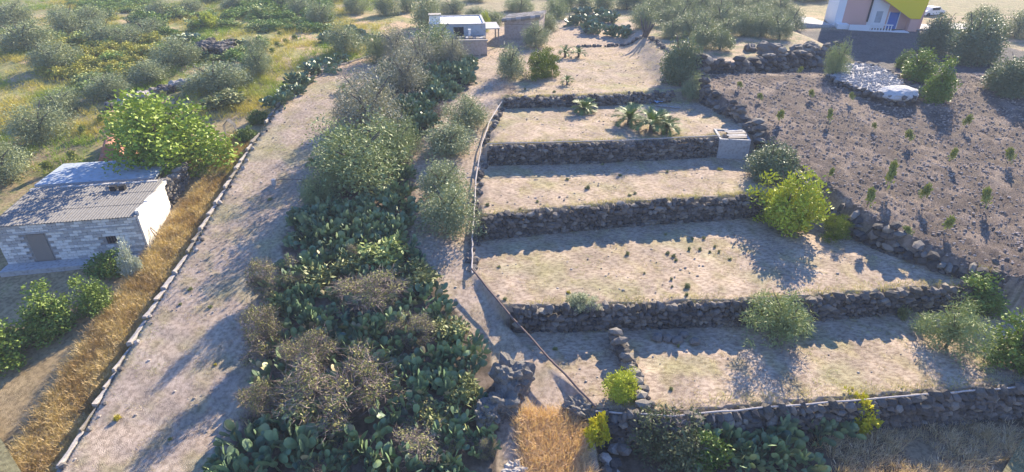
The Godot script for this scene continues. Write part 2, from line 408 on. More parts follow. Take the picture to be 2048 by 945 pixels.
func rock(sub: int, rough: float, boxy: float) -> ArrayMesh:
	var q := icosa(sub); var v: Array[Vector3] = q[0]; var mb := MB.new()
	var off := rdir() * 50
	var spin := Basis(rdir(), rr(0, TAU)) if sub > 0 else Basis.IDENTITY
	for i in v.size():
		var p: Vector3 = spin * v[i]
		var m := maxf(absf(p.x), maxf(absf(p.y), absf(p.z)))
		p = p.lerp(p / m, boxy)
		var s := 1.0 + rough * fine.get_noise_3dv((p + off) * 14) + rough * .6 * fine.get_noise_3dv((p + off) * 40)
		v[i] = p * s * .5 + (rdir() * .05 if sub == 0 else Vector3.ZERO)
	for t in q[1]: mb.tri(v[t[0]], v[t[2]], v[t[1]])
	return mb.commit()
# a long kerb piece with worn, uneven edges
func slab_mesh() -> ArrayMesh:
	var mb := MB.new(); var n := 5; var rings := []
	for i in n + 1:
		var x := -.5 + float(i) / n; var r := []
		for q in [[-.5, -.5], [-.5, .3], [-.32, .5], [.32, .5], [.5, .3], [.5, -.5]]: r.append(Vector3(x + rr(-.02, .02), q[1] + rr(-.12, .12), q[0] + rr(-.12, .12)))
		rings.append(r)
	for i in n:
		for k in 6: mb.quad(rings[i][k], rings[i][(k + 1) % 6], rings[i + 1][(k + 1) % 6], rings[i + 1][k])
	for k in range(1, 5):
		mb.tri(rings[0][0], rings[0][k + 1], rings[0][k]); mb.tri(rings[n][0], rings[n][k], rings[n][k + 1])
	return mb.commit()
func stone_mat() -> Material: return M["stone%d" % [0, 1, 1, 2, 3, 0, 2, 4][rng.randi() % 8]]
# a dry-stone face along a line of points (x, d): stones one by one on the front and along the top
func dry_wall(called: String, label: String, line: Array, foot: Callable, top: Callable, sw: float, sh: float, limit: int, ragged := .06, group := "", pale := 0.0) -> Node3D:
	var a0 := Vector3(line[0][0], 0, -line[0][1])
	a0.y = foot.call(line[0][0], line[0][1])
	var o := thing(called, label, "wall", a0, 0, group)
	var pts := []; var run := []; var total := 0.0
	for i in line.size():
		if i > 0: total += Vector2(line[i][0] - line[i - 1][0], line[i][1] - line[i - 1][1]).length()
		run.append(total)
	var core := MB.new(); var fill := MB.new(); var used := 0; var filled := 0
	var steps := int(total / .6) + 1
	var prev := []
	var spot := func(s: float) -> Vector2:
		for i in range(1, line.size()):
			if s <= run[i] or i == line.size() - 1:
				var t: float = (s - run[i - 1]) / (run[i] - run[i - 1])
				return Vector2(lerpf(line[i - 1][0], line[i][0], t), lerpf(line[i - 1][1], line[i][1], t))
		return Vector2.ZERO
	for i in steps + 1:
		var s := total * i / steps
		var p: Vector2 = spot.call(s); var f: float = foot.call(p.x, p.y); var t: float = top.call(p.x, p.y)
		var row := [Vector3(p.x, f - .25, -(p.y - .12)) - a0, Vector3(p.x, t - .3, -(p.y - .12)) - a0, Vector3(p.x, t - .3, -(p.y + .3)) - a0]
		if prev.size():
			core.quad(prev[0], prev[1], row[1], row[0]); core.quad(prev[1], prev[2], row[2], row[1])
		prev = row
	part(o, "core", core.commit(), M.earth)
	var y := 0
	var maxh := 0.0
	for i in 20:
		var p: Vector2 = spot.call(total * i / 19.0); maxh = maxf(maxh, float(top.call(p.x, p.y)) - float(foot.call(p.x, p.y)))
	var rows := int(ceil(maxh / sh)) + 1
	for r in rows:
		var s := rr(0, sw)
		while s < total:
			var wd := sw * (rr(.45, 1.2) if rng.randf() < .75 else rr(1.2, 1.8))
			var p: Vector2 = spot.call(s + wd * .5); var f: float = foot.call(p.x, p.y); var t: float = top.call(p.x, p.y)
			var q: Vector2 = spot.call(minf(s + wd * .5 + .2, total)); var dirv := (q - p)
			var yy := f + (r + .4) * sh + rr(-.07, .07)
			s += wd * .93
			if yy > t - .01 + ragged * rr(0.0, 2.4): continue
			var cap := yy > t - sh * 1.05
			var ang := atan2(dirv.y, dirv.x) if dirv.length() > .01 else 0.0
			var depth := sw * rr(.8, 1.2) * (1.7 if cap else 1.0)
			var b := Basis(Vector3.UP, ang + rr(-.4, .4)) * Basis(Vector3.BACK, rr(-.3, .3)) * Basis(Vector3.RIGHT, rr(-.35, .35))
			b = b.scaled_local(Vector3(wd * 1.12, sh * rr(.95, 1.7), depth))
			var tr := Transform3D(b, Vector3(p.x, yy, -(p.y - .2 + (.2 if cap else 0.0) + rr(-.06, .05))) - a0)
			if used < limit and (wd > sw * .8 or rng.randf() < .25):
				part(o, "stone", stones[rng.randi() % stones.size()], M.stone4 if rng.randf() < pale else stone_mat(), tr); used += 1
			else:
				fill.add(stones[rng.randi() % stones.size()], tr, Color(.085, .078, .073).lerp(Color(.24, .215, .19), pow(rng.randf(), 1.6))); filled += 1
	if filled:
		var q := part(o, "stone_fill", fill.commit(), M.stonev); q.set_meta("kind", "stuff")
	return o
func boulder(label: String, at: Vector3, size: Vector3, group := "", m: Material = null, mesh: ArrayMesh = null) -> void:
	var o := part(self, "boulder", mesh if mesh else rock(3, .55, .45), m if m else M.boulder)
	o.transform = Transform3D(Basis(Vector3.UP, rr(0, TAU)).scaled_local(size), at)
	meta(o, label, "boulder", group)

# ------------------------------------------------------------------ ground
func zone(x: float, d: float) -> int:
	if d < 72 and x > pl(d, KB) + .1 and x < pl(d, HL) - .2 and d > 8: return 1
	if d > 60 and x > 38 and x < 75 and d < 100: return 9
	if x > pl(d, RF) and d < pl(x, RB) and d > 21.5: return 8
	if x > pl(d, LT):
		if d < pl(x, W0): return 0
		if d < pl(x, W1): return 3
		if x < pl(d, RF) + .1 and d < 62:
			if d < pl(x, W2): return 4
			if d < pl(x, W3): return 5
			if d < pl(x, W4): return 6
		if d < 74 and x < 17.5 and x > pl(d, LT): return 7
	if d < 80 and x > pl(d, HR) and x < 18: return 2
	return 0
func soil_color(x: float, d: float) -> Color:
	var n1 := noise.get_noise_2d(x * 3, d * 3); var n2 := fine.get_noise_2d(x * 9, d * 9); var n3 := noise.get_noise_2d(x * 11 + 300, d * 7)
	var wob := n1 * .5
	var sand := Color(.42, .332, .262).lerp(Color(.51, .402, .305), ss(-.2, .4, n1)).lerp(Color(.29, .235, .18), ss(.0, .5, n3) * .75).lerp(Color(.34, .27, .20), ss(.05, .4, noise.get_noise_2d(x * .9 + 20, d * .9)) * .5)
	var straw := Color(.46, .38, .20)
	var c := sand.lerp(straw, ss(.05, .45, n3) * .45).lerp(Color(.33, .33, .15), ss(.12, .45, noise.get_noise_2d(x * 2.2 + 700, d * 2.6)) * .38)
	if x < pl(d, KB) + wob * .3:
		var far := ss(40, 60, d)
		c = Color(.36, .27, .15).lerp(Color(.34, .31, .13), far).lerp(Color(.56, .40, .25), ss(.0, .35, n1 + .05) * far)
		if x < -30: c = c.lerp(Color(.20, .23, .07), ss(-.15, .25, n3) * .75)
	elif x < pl(d, HL) + wob:
		c = c.lerp(Color(.50, .35, .24), ss(56, 66, d))
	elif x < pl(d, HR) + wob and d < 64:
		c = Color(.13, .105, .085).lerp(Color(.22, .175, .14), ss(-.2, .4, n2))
	elif x < pl(d, LT):
		c = c.lerp(Color(.50, .39, .30), .5)
	elif d < pl(x, W0):
		c = Color(.13, .10, .075).lerp(Color(.3, .22, .14), ss(-.1, .4, n1 + (x - 15) * .06))
	if x > pl(d, RF) + wob * .5 and d > 21 and d < pl(x, RB) + .5:
		c = Color(.22, .175, .148).lerp(Color(.37, .295, .24), ss(-.1, .4, n1 + n2 * .6)).lerp(Color(.36, .28, .19), ss(.25, .6, n3) * .6)
	if d > 62 and x > 17: c = Color(.42, .32, .22).lerp(Color(.25, .24, .13), ss(-.2, .3, n3))
	if x > 38 - wob and d > 60 and d < 86 and x < 62: c = c.lerp(Color(.12, .11, .105), ss(38, 40, x + wob) * (1 - ss(82, 86, d + wob)))  # yard soil darkened, partly standing in for the painted house's cast shadow
	if d > 66 and d < 85 and x > -4 and x < 17: c = c.lerp(Color(.44, .33, .24), .6)
	if d > 95: c = c.lerp(Color(.26, .24, .12), .6)
	return c * (1.0 + n2 * .30 + .12 * fine.get_noise_2d(x * 31 + 50, d * 31))
func ground() -> void:
	var k := .0085; var ds := PackedFloat32Array(); var d := 7.0
	while d < 175: ds.append(d); d += d * k
	var cols := 300; var half := 1.3
	var nr := ds.size(); var N := nr * (cols + 1)
	var v := PackedVector3Array(); v.resize(N); var nn := PackedVector3Array(); nn.resize(N); var c := PackedColorArray(); c.resize(N)
	for i in nr:
		for j in cols + 1:
			var x := ds[i] * half * (2.0 * j / cols - 1.0)
			var y := H(x, ds[i]) + .05 * noise.get_noise_2d(x * 4, ds[i] * 4) + .022 * fine.get_noise_2d(x * 14, ds[i] * 14)
			if x > pl(ds[i], RF) + .6 and ds[i] < pl(x, RB) - .5 and ds[i] > 22:
				y += .12 * fine.get_noise_2d(x * 22, ds[i] * 22) + .07 * sin((x * .8 + ds[i] * .6) * 7.5)
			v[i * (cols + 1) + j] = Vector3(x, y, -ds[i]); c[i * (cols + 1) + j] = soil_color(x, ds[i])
	for i in nr:
		for j in cols + 1:
			var a := v[i * (cols + 1) + mini(j + 1, cols)] - v[i * (cols + 1) + maxi(j - 1, 0)]
			var b := v[maxi(i - 1, 0) * (cols + 1) + j] - v[mini(i + 1, nr - 1) * (cols + 1) + j]
			nn[i * (cols + 1) + j] = b.cross(a).normalized()
	var idx := []; for z in 10: idx.append(PackedInt32Array())
	for i in nr - 1:
		for j in cols:
			var p := i * (cols + 1) + j
			var q := v[p]
			var z := zone(q.x, -q.z)
			idx[z].append_array(PackedInt32Array([p, p + cols + 1, p + 1, p + 1, p + cols + 1, p + cols + 2]))
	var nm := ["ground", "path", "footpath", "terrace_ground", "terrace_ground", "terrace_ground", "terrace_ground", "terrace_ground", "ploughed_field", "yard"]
	for z in 10:
		if idx[z].size() == 0: continue
		var remap := PackedInt32Array(); remap.resize(N); remap.fill(-1)
		var zv := PackedVector3Array(); var zn := PackedVector3Array(); var zc := PackedColorArray(); var zi := PackedInt32Array()
		for p in idx[z]:
			if remap[p] < 0:
				remap[p] = zv.size(); zv.append(v[p]); zn.append(nn[p]); zc.append(c[p])
			zi.append(remap[p])
		var a := []; a.resize(Mesh.ARRAY_MAX)
		a[Mesh.ARRAY_VERTEX] = zv; a[Mesh.ARRAY_NORMAL] = zn; a[Mesh.ARRAY_COLOR] = zc; a[Mesh.ARRAY_INDEX] = zi
		var m := ArrayMesh.new(); m.add_surface_from_arrays(Mesh.PRIMITIVE_TRIANGLES, a)
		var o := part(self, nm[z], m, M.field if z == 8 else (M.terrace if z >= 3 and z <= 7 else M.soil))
		o.set_meta("kind", "structure")
	# the land beyond, out to the horizon
	var mb := MB.new(); var R := [150.0, 220.0, 340.0, 560.0, 900.0]
	for r in 4:
		for t in 48:
			var q := []
			for e in [[r, t], [r + 1, t], [r + 1, t + 1], [r, t + 1]]:
				var an: float = TAU * e[1] / 48.0; var x: float = sin(an) * R[e[0]]; var dd: float = cos(an) * R[e[0]]
				q.append(Vector3(x, minf(pl(maxf(dd, 0), S), 20) - .6 + (4.0 * noise.get_noise_2d(x * .3, dd * .3) if r > 0 else 0.0), -dd))
			mb.quad(q[0], q[1], q[2], q[3], Color(.24, .22, .12))
	for e in [[-150, -150, 150, 7.0]]:
		mb.quad(Vector3(-150, -2.6, 150), Vector3(-150, -2.6, -7.1), Vector3(150, -2.6, -7.1), Vector3(150, -2.6, 150), Color(.24, .22, .12))
	for s in [-1.0, 1.0]:
		var p := Vector3(s * 9.0, H(s * 9.0, 7.0) - .3, -7.0); var e := Vector3(s * 225.0, 7.5, -175.0); var w := Vector3(s * 225.0, -2.5, -7.0)
		if s > 0: mb.tri(p, e, w, Color(.24, .22, .12))
		else: mb.tri(p, w, e, Color(.24, .22, .12))
	var o := part(self, "terrain", mb.commit(), M.soil); o.set_meta("kind", "structure")
func scatter(called: String, label: String, category: String, mesh: Mesh, m: Material, tr: Array, cols := []) -> void:
	var mm := MultiMesh.new(); mm.transform_format = MultiMesh.TRANSFORM_3D; mm.use_colors = cols.size() > 0; mm.mesh = mesh; mm.instance_count = tr.size()
	for i in tr.size():
		mm.set_instance_transform(i, tr[i])
		if cols.size(): mm.set_instance_color(i, cols[i])
	var o := MultiMeshInstance3D.new(); o.multimesh = mm; o.material_override = m; o.name = numbered(called); add_child(o)
	meta(o, label, category, "", "stuff")
func tuft_mesh(n: int, l: float, spread: float, w: float, c0: Color, c1: Color) -> ArrayMesh:
	var mb := MB.new()
	for i in n:
		var t := rr(0, TAU); var p := Vector3(cos(t), 0, sin(t)) * rr(0, spread)
		var dir := (Vector3(cos(t), 0, sin(t)) * rr(.1, .8) + Vector3.UP).normalized()
		var s := dir.cross(rdir()).normalized() * w
		var mid := p + dir * l * .55; var e := mid + (dir + rdir() * .5 + Vector3(0, -.25, 0)).normalized() * l * .45 * rr(.6, 1.2)
		var col := c0.lerp(c1, rng.randf())
		mb.tri(p - s, p + s, mid, col); mb.tri(mid - s * .7, mid + s * .7, e, col)
	return mb.commit()
func litter() -> void:
	# dry grass on the bank below the path, and in front of the lowest wall
	var t1 := []; var c1 := []
	for i in 5200:
		var d := rr(10, 47); var k := pl(d, KB)
		var x := k - .3 - rr(0, 1) * lerpf(3.0, 2.3, ss(20, 44, d))
		var s := rr(.6, 1.25)
		t1.append(Transform3D(Basis(Vector3.UP, rr(0, TAU)).scaled(Vector3(s, s * rr(.7, 1.2), s)), P(x, d, -.03)))
		c1.append(Color(1, 1, 1).lerp(Color(.62, .55, .5), ss(-.2, .3, noise.get_noise_2d(x * 8, d * 8))) * rr(.85, 1.0))
	scatter("dry_grass", "golden dry grass on the bank between white block house and path", "grass", tuft_mesh(16, .5, .19, .013, Color(.52, .38, .16), Color(.85, .66, .36)), M.grass, t1, c1)
	t1 = []; c1 = []
	for i in 1500:
		var d := rr(13.5, 18.6); var x := rr(.3, 2.9) + (18 - d) * .1
		if rng.randf() > .3 + .7 * ss(18.8, 17.6, d): continue
		var s := rr(.7, 1.4)
		t1.append(Transform3D(Basis(Vector3.UP, rr(0, TAU)).scaled(Vector3(s, s, s)), P(x, d, -.03))); c1.append(Color(1, 1, 1) * rr(.75, 1.0))
	for i in 1600:
		var x := rr(13.5, 27); var d := pl(x, W0) - rr(.7, 6)
		if noise.get_noise_2d(x * 4, d * 4) < -.12: continue
		t1.append(Transform3D(Basis(Vector3.UP, rr(0, TAU)).scaled(Vector3.ONE * rr(.5, 1.1)), P(x, d, -.03))); c1.append(Color(.9, .95, 1) * rr(.8, 1.0))
	scatter("dry_grass", "tall orange dry grass beside the rock outcrop and under the lowest wall", "grass", tuft_mesh(16, .6, .17, .013, Color(.58, .38, .20), Color(.9, .66, .42)), M.grass, t1, c1)
	# short straw and stubble on terraces and path
	t1 = []; c1 = []
	for i in 40000:
		var d := 8.0 + 66.0 * pow(rng.randf(), .8); var x := rr(-22, 24)
		var z := zone(x, d)
		if z == 0 or z == 8 or z == 9: continue
		var nz := noise.get_noise_2d(x * 5, d * 5)
		if nz < rr(-.4, .2): continue
		var s := rr(.5, 1.3)
		t1.append(Transform3D(Basis(Vector3.UP, rr(0, TAU)).scaled(Vector3(s, s * rr(.3, .8), s)), P(x, d, -.01)))
		c1.append(Color(1, 1, 1).lerp(Color(.75, .9, .5), ss(.15, .4, noise.get_noise_2d(x * 2 + 90, d * 2))) * rr(.75, 1))
	for w in [W0, W1, W2, W3, W4]:
		for i in 420:
			var x := rr(w[0][0], 17.0 if w != W0 and w != W1 else 27.0); var d := pl(x, w) + rr(-.15, .7)
			var s := rr(.6, 1.9)
			t1.append(Transform3D(Basis(Vector3.UP, rr(0, TAU)).scaled(Vector3(s, s * rr(.5, 1.1), s)), P(x, d, -.02))); c1.append(Color(1, 1, 1).lerp(Color(.7, .8, .4), rng.randf()) * rr(.6, 1))
	scatter("stubble", "short straw stubble strewn over terraces and path", "grass", tuft_mesh(9, .15, .18, .011, Color(.5, .42, .27), Color(.78, .66, .46)), M.grass, t1, c1)
	var peb := rock(0, .3, .3)
	t1 = []; c1 = []
	for i in 9000:
		var d := 8.0 + 66.0 * pow(rng.randf(), .9); var x := rr(-21, 24)
		var z := zone(x, d)
		if z == 0 or z == 8 or z == 9: continue
		if noise.get_noise_2d(x * 3 + 40, d * 3) < rr(-.35, .25): continue
		var s := .035 + .11 * pow(rng.randf(), 4)
		t1.append(Transform3D(Basis(rdir(), rr(0, TAU)).scaled(Vector3(s * 1.3, s * .8, s)), P(x, d, s * .15)))
		c1.append(Color(.17, .15, .135).lerp(Color(.5, .42, .34), rng.randf()))
	scatter("pebbles", "small dark and tan pebbles scattered over terraces and path", "pebbles", peb, M.twig, t1, c1)
	t1 = []; c1 = []
	for i in 42000:
		var d := 22.0 + 44.0 * rng.randf(); var x := rr(17, 52)
		if zone(x, d) != 8 or absf(x / d) > 1.15 or noise.get_noise_2d(x * 5 + 11, d * 5) < rr(-.6, .15): continue
		var s := .05 + .12 * pow(rng.randf(), 3)
		t1.append(Transform3D(Basis(rdir(), rr(0, TAU)).scaled(Vector3(s * 1.4, s * .8, s)), P(x, d, s * .2)))
		c1.append(Color(.20, .16, .132).lerp(Color(.42, .33, .265), rng.randf()))
	scatter("soil_clods", "brown clods turned up all over the ploughed field", "soil", peb, M.twig, t1, c1)
	# rough grass and herbs of the neighbouring land
	t1 = []; c1 = []
	for i in 17000:
		var d := rr(40, 112); var x := rr(-1.0, -.2) * d * .98
		if x > pl(d, KB) - .5 and d < 70: continue
		if x > -12 and d > 60: continue
		if noise.get_noise_2d(x * 1.6, d * 1.6) < rr(-.3, .35): continue
		var s := rr(.7, 1.7)
		t1.append(Transform3D(Basis(Vector3.UP, rr(0, TAU)).scaled(Vector3.ONE * s), P(x, d, -.03)))
		c1.append(Color(1, .95, .6).lerp(Color(.45, .72, .25), ss(-.25, .2, noise.get_noise_2d(x * 1.1, d * 1.1 + 70))) * rr(.7, 1))
	scatter("rough_grass", "rough yellow-green grass over the neighbouring orchard land", "grass", tuft_mesh(14, .5, .34, .02, Color(.40, .38, .13), Color(.66, .58, .24)), M.grass, t1, c1)

# ------------------------------------------------------------------ buildings
func bx(o: Node, called: String, lo: Vector3, hi: Vector3, m: Material) -> MeshInstance3D:
	var mb := MB.new(); mb.box(lo, hi); return part(o, called, mb.commit(), m)
# a wall of concrete blocks in the plane z = z0 (local), from x0 to x1, facing +z
func block_face(o: Node, x0: float, x1: float, y0: float, y1: float, basis: Basis, org: Vector3, m: Array, holes: Array, parent_name := "block") -> void:
	var bw := .5; var bh := .2; var r := 0; var y := y0
	var mb := MB.new(); mb.box(Vector3(-.5, -.5, -.5), Vector3(.5, .5, .5)); var cube := mb.commit()
	while y < y1 - .05:
		var hh := minf(bh, y1 - y)
		var x := x0 - (bw * .5 if r % 2 else 0.0)
		while x < x1 - .02:
			var a := maxf(x, x0); var b := minf(x + bw, x1); x += bw
			if b - a < .06: continue
			var skip := false
			for q in holes:
				if a < q[1] - .02 and b > q[0] + .02 and y < q[3] - .02 and y + hh > q[2] + .02: skip = true
			if skip: continue
			var tr := Transform3D(basis.scaled_local(Vector3(b - a - .025, hh - .022, .12)), org + basis * Vector3((a + b) * .5, y + hh * .5, .045 + rr(-.008, .008)))
			part(o, parent_name, cube, m[rng.randi() % m.size()], tr)
		y += bh; r += 1
func block_house() -> void:
	var turn := .18
	var o := thing("block_house", "whitewashed concrete block farm building with grey corrugated roof beside the bank", "building", Vector3(-23.45, .35, -31.5), turn)
	# local: front faces +z, runs towards -x; depth runs to -z
	var w := 8.0; var dp := 4.8; var h := 2.62
	bx(o, "wall", Vector3(-w, -.6, -dp), Vector3(0, h - .02, 0), M.mortar)
	var win := [-2.1, -1.55, .85, 1.4]
	block_face(o, -w, 0, -.4, h, Basis.IDENTITY, Vector3.ZERO, [M.block, M.white, M.white], [win, [-6.4, -5.4, -.4, 1.9]])
	var sb := Basis(Vector3.UP, PI / 2)
	block_face(o, 0, dp, -.4, h, sb, Vector3.ZERO, [M.white], [], "block")
	var wn := bx(o, "window", Vector3(-2.1, .85, .0), Vector3(-1.55, 1.4, .03), M.dark)
	for k in 3: bx(wn, "bar", Vector3(-2.0 + k * .17, .86, .03), Vector3(-1.97 + k * .17, 1.39, .06), M.rustpipe)
	bx(o, "door", Vector3(-6.4, -.4, .0), Vector3(-5.4, 1.9, .04), M.wood)
	bx(o, "lintel", Vector3(-w, 1.98, .1), Vector3(-.02, 2.1, .125), M.concrete)
	# corrugated roof sheets, falling to the front
	var n := 0
	for r in 3:
		for q in 8:
			var mb := MB.new(); var x0 := -w - .1 + q * 1.02; var z0 := .25 - r * 1.72; var seg := 12
			for i in seg:
				var xa := x0 + 1.06 * i / seg; var xb := x0 + 1.06 * (i + 1) / seg
				var ya := .035 * (i % 2); var yb := .035 * ((i + 1) % 2)
				var f := func(z: float) -> float: return h + .06 + (.25 - z) * .045 + r * .02 + (q % 2) * .008
				mb.quad(Vector3(xa, f.call(z0) + ya, z0), Vector3(xa, f.call(z0 - 1.85) + ya, z0 - 1.85), Vector3(xb, f.call(z0 - 1.85) + yb, z0 - 1.85), Vector3(xb, f.call(z0) + yb, z0))
			part(o, "roof_sheet", mb.commit(), M.roofgrey)
	# parapet course along the sunny gable and the back, crumbling
	var z := -.05
	while z > -dp:
		var l := rr(.35, .8)
		bx(o, "parapet_block", Vector3(-.02, h + .0, z - l), Vector3(.2, h + rr(.16, .3), z - .03), M.white)
		z -= l
	var x := -.2
	while x > -w:
		var l := rr(.4, 1.0)
		bx(o, "parapet_block", Vector3(x - l, h, -dp - .1), Vector3(x - .03, h + rr(.3, .42), -dp + .12), M.block)
		x -= l
	for k in 2: bx(o, "chimney_pot", Vector3(-2.2 - k * .55, h + .28, -3.9), Vector3(-1.85 - k * .55, h + .62, -3.55), M.dark)
	bx(o, "porch", Vector3(-w, -.7, .13), Vector3(-.35, .05, 1.1), M.concrete)
	# leaning poles against the gable
	for k in 2:
		var mb := MB.new(); mb.tube([Vector3(.8 + k * .1, -.5, -.5 - k * .75), Vector3(.2, 1.35, -.75 - k * .1)], .03, .025, 6); part(o, "pole", mb.commit(), M.rustpipe)
	# the lower annexe behind with a pale slab
	var an := thing("annexe", "low annexe with pale blue-grey slab roof behind the block house", "building", Vector3(-27.5, 1.0, -37.4), turn)
	bx(an, "wall", Vector3(-5.5, -.8, -3.5), Vector3(1.6, 1.85, 0), M.block)
	bx(an, "roof", Vector3(-5.8, 1.85, -3.8), Vector3(1.9, 2.02, .25), M.slab)
	var tp := thing("tile_stack", "stack of round terracotta pipes behind the annexe", "pipes", Vector3(-32.2, 1.75, -44.2), .5)
	for k in 4:
		var mb := MB.new(); var c := Vector3((k % 3) * .95 - 1 + (.48 if k == 3 else 0.0), .5 + (.85 if k == 3 else 0.0), 0)
		mb.tube([c + Vector3(0, 0, 1.6), c + Vector3(0, 0, .5), c + Vector3(0, 0, -.6), c + Vector3(0, 0, -1.6)], .48, .48, 14)
		for q in 4: mb.tube([c + Vector3(0, 0, 1.4 - q * .9), c + Vector3(0, 0, 1.28 - q * .9)], .52, .52, 14)
		part(tp, "pipe", mb.commit(), M.terracotta)
func ruin() -> void:
	var o := thing("farmhouse", "old farmhouse with white flat roof, chimney and stone front room by the track", "building", Vector3(-2.9, 5.1, -68.4), .12)
	# front room
	bx(o, "wall", Vector3(-4.0, -.4, -3.6), Vector3(0, 1.8, 0), M.render)
	for k in 4: bx(o, "buttress_stone", Vector3(-3.9 + k * 1.05, -.3, 0), Vector3(-3.0 + k * 1.0, .25 + .1 * (k % 2), .08), M.stone4)
	bx(o, "parapet", Vector3(-4.1, 1.8, -.35), Vector3(.1, 1.98, .06), M.kerb)
	bx(o, "flat_roof", Vector3(-4.0, 1.8, -3.6), Vector3(0, 1.86, -.35), M.roofgrey)
	for k in 9:
		var s := rr(.25, .5); bx(o, "roof_rubble", Vector3(-3.6 + k * .4, 1.87, -1.4 + rr(-.9, .7)), Vector3(-3.6 + k * .4 + s, 1.95 + rr(.02, .2), -1.0 + rr(-.2, .6)), [M.stone1, M.kerb, M.stone4, M.concrete][k % 4])
	var mb := MB.new(); mb.tube([Vector3(-1.9, 1.8, -2.2), Vector3(-1.9, 2.7, -2.2)], .12, .12, 8); mb.tube([Vector3(-1.9, 2.7, -2.2), Vector3(-1.9, 2.82, -2.2)], .19, .19, 8); part(o, "flue", mb.commit(), M.paint)
	# main block behind, higher
	var b := Vector3(-6.6, -.4, -11); var e := Vector3(.15, 3.0, -3.6)
	bx(o, "main_wall", b, e, M.slab)
	bx(o, "doorway", Vector3(-3.7, 1.87, -3.6), Vector3(-2.5, 2.85, -3.55), M.dark)
	bx(o, "roof_slab", Vector3(b.x + .25, 3.0, b.z + .25), Vector3(e.x - .25, 3.08, e.z - .25), M.roofwhite)
	for q in [[b.x, b.x + .25, b.z, e.z], [e.x - .25, e.x, b.z, e.z], [b.x + .25, e.x - .25, b.z, b.z + .25], [b.x + .25, e.x - .25, e.z - .25, e.z]]:
		bx(o, "roof_edge", Vector3(q[0], 3.0, q[2]), Vector3(q[1], 3.22, q[3]), M.concrete)
	var ch := bx(o, "chimney", Vector3(-6.5, 3.0, -5.6), Vector3(-5.2, 4.1, -4.3), M.paint)
	bx(ch, "cap", Vector3(-6.6, 4.1, -5.7), Vector3(-5.1, 4.2, -4.2), M.kerb)
	bx(o, "lean_to_roof", Vector3(.15, 2.4, -9.5), Vector3(2.0, 2.5, -4.5), M.concrete)
	for k in 2: bx(o, "post", Vector3(1.75, -.4, -9.2 + k * 4.3), Vector3(1.9, 2.4, -9.05 + k * 4.3), M.wood)
	# stone store
	o = thing("stone_store", "small pinkish stone store with weathered tiled shed roof", "building", Vector3(-1.0, 5.3, -78.4), -.22)
	var m2 := MB.new()
	var L := 4.6; var D := 4.5
	bx(o, "wall", Vector3(0, -.4, -D), Vector3(L, 2.35, 0), M.render)
	var t := MB.new()   # sloping top of the wall
	t.quad(Vector3(0, 2.35, 0), Vector3(0, 2.45, 0), Vector3(L, 3.0, 0), Vector3(L, 2.35, 0)); t.quad(Vector3(L, 2.35, 0), Vector3(L, 3.0, 0), Vector3(L, 3.0, -D), Vector3(L, 2.35, -D))
	t.quad(Vector3(0, 2.45, -D), Vector3(0, 2.35, -D), Vector3(L, 2.35, -D), Vector3(L, 3.0, -D))
	part(o, "gable", t.commit(), M.render)
	for r in 9:
		for q in 8:
			var tb := MB.new(); var x0 := -.25 + q * .63; var z0 := .2 - r * .54
			var y0 := 2.47 + x0 * .12 + (.03 if q % 2 else 0.0)
			tb.tube([Vector3(x0, y0 + rr(-.02, .02), z0), Vector3(x0 + .66, y0 + .085, z0 + rr(-.04, .04))], .28, .24, 6)
			part(o, "roof_tile", tb.commit(), [M.kerb, M.roofgrey, M.stone4][rng.randi() % 3])
	var w := bx(o, "window", Vector3(3.0, .95, 0), Vector3(3.7, 1.6, .03), M.dark)
	bx(w, "sill", Vector3(2.9, .85, .0), Vector3(3.8, .95, .1), M.kerb)
	bx(o, "string_course", Vector3(0, 1.95, .0), Vector3(L, 2.02, .035), M.stone4)
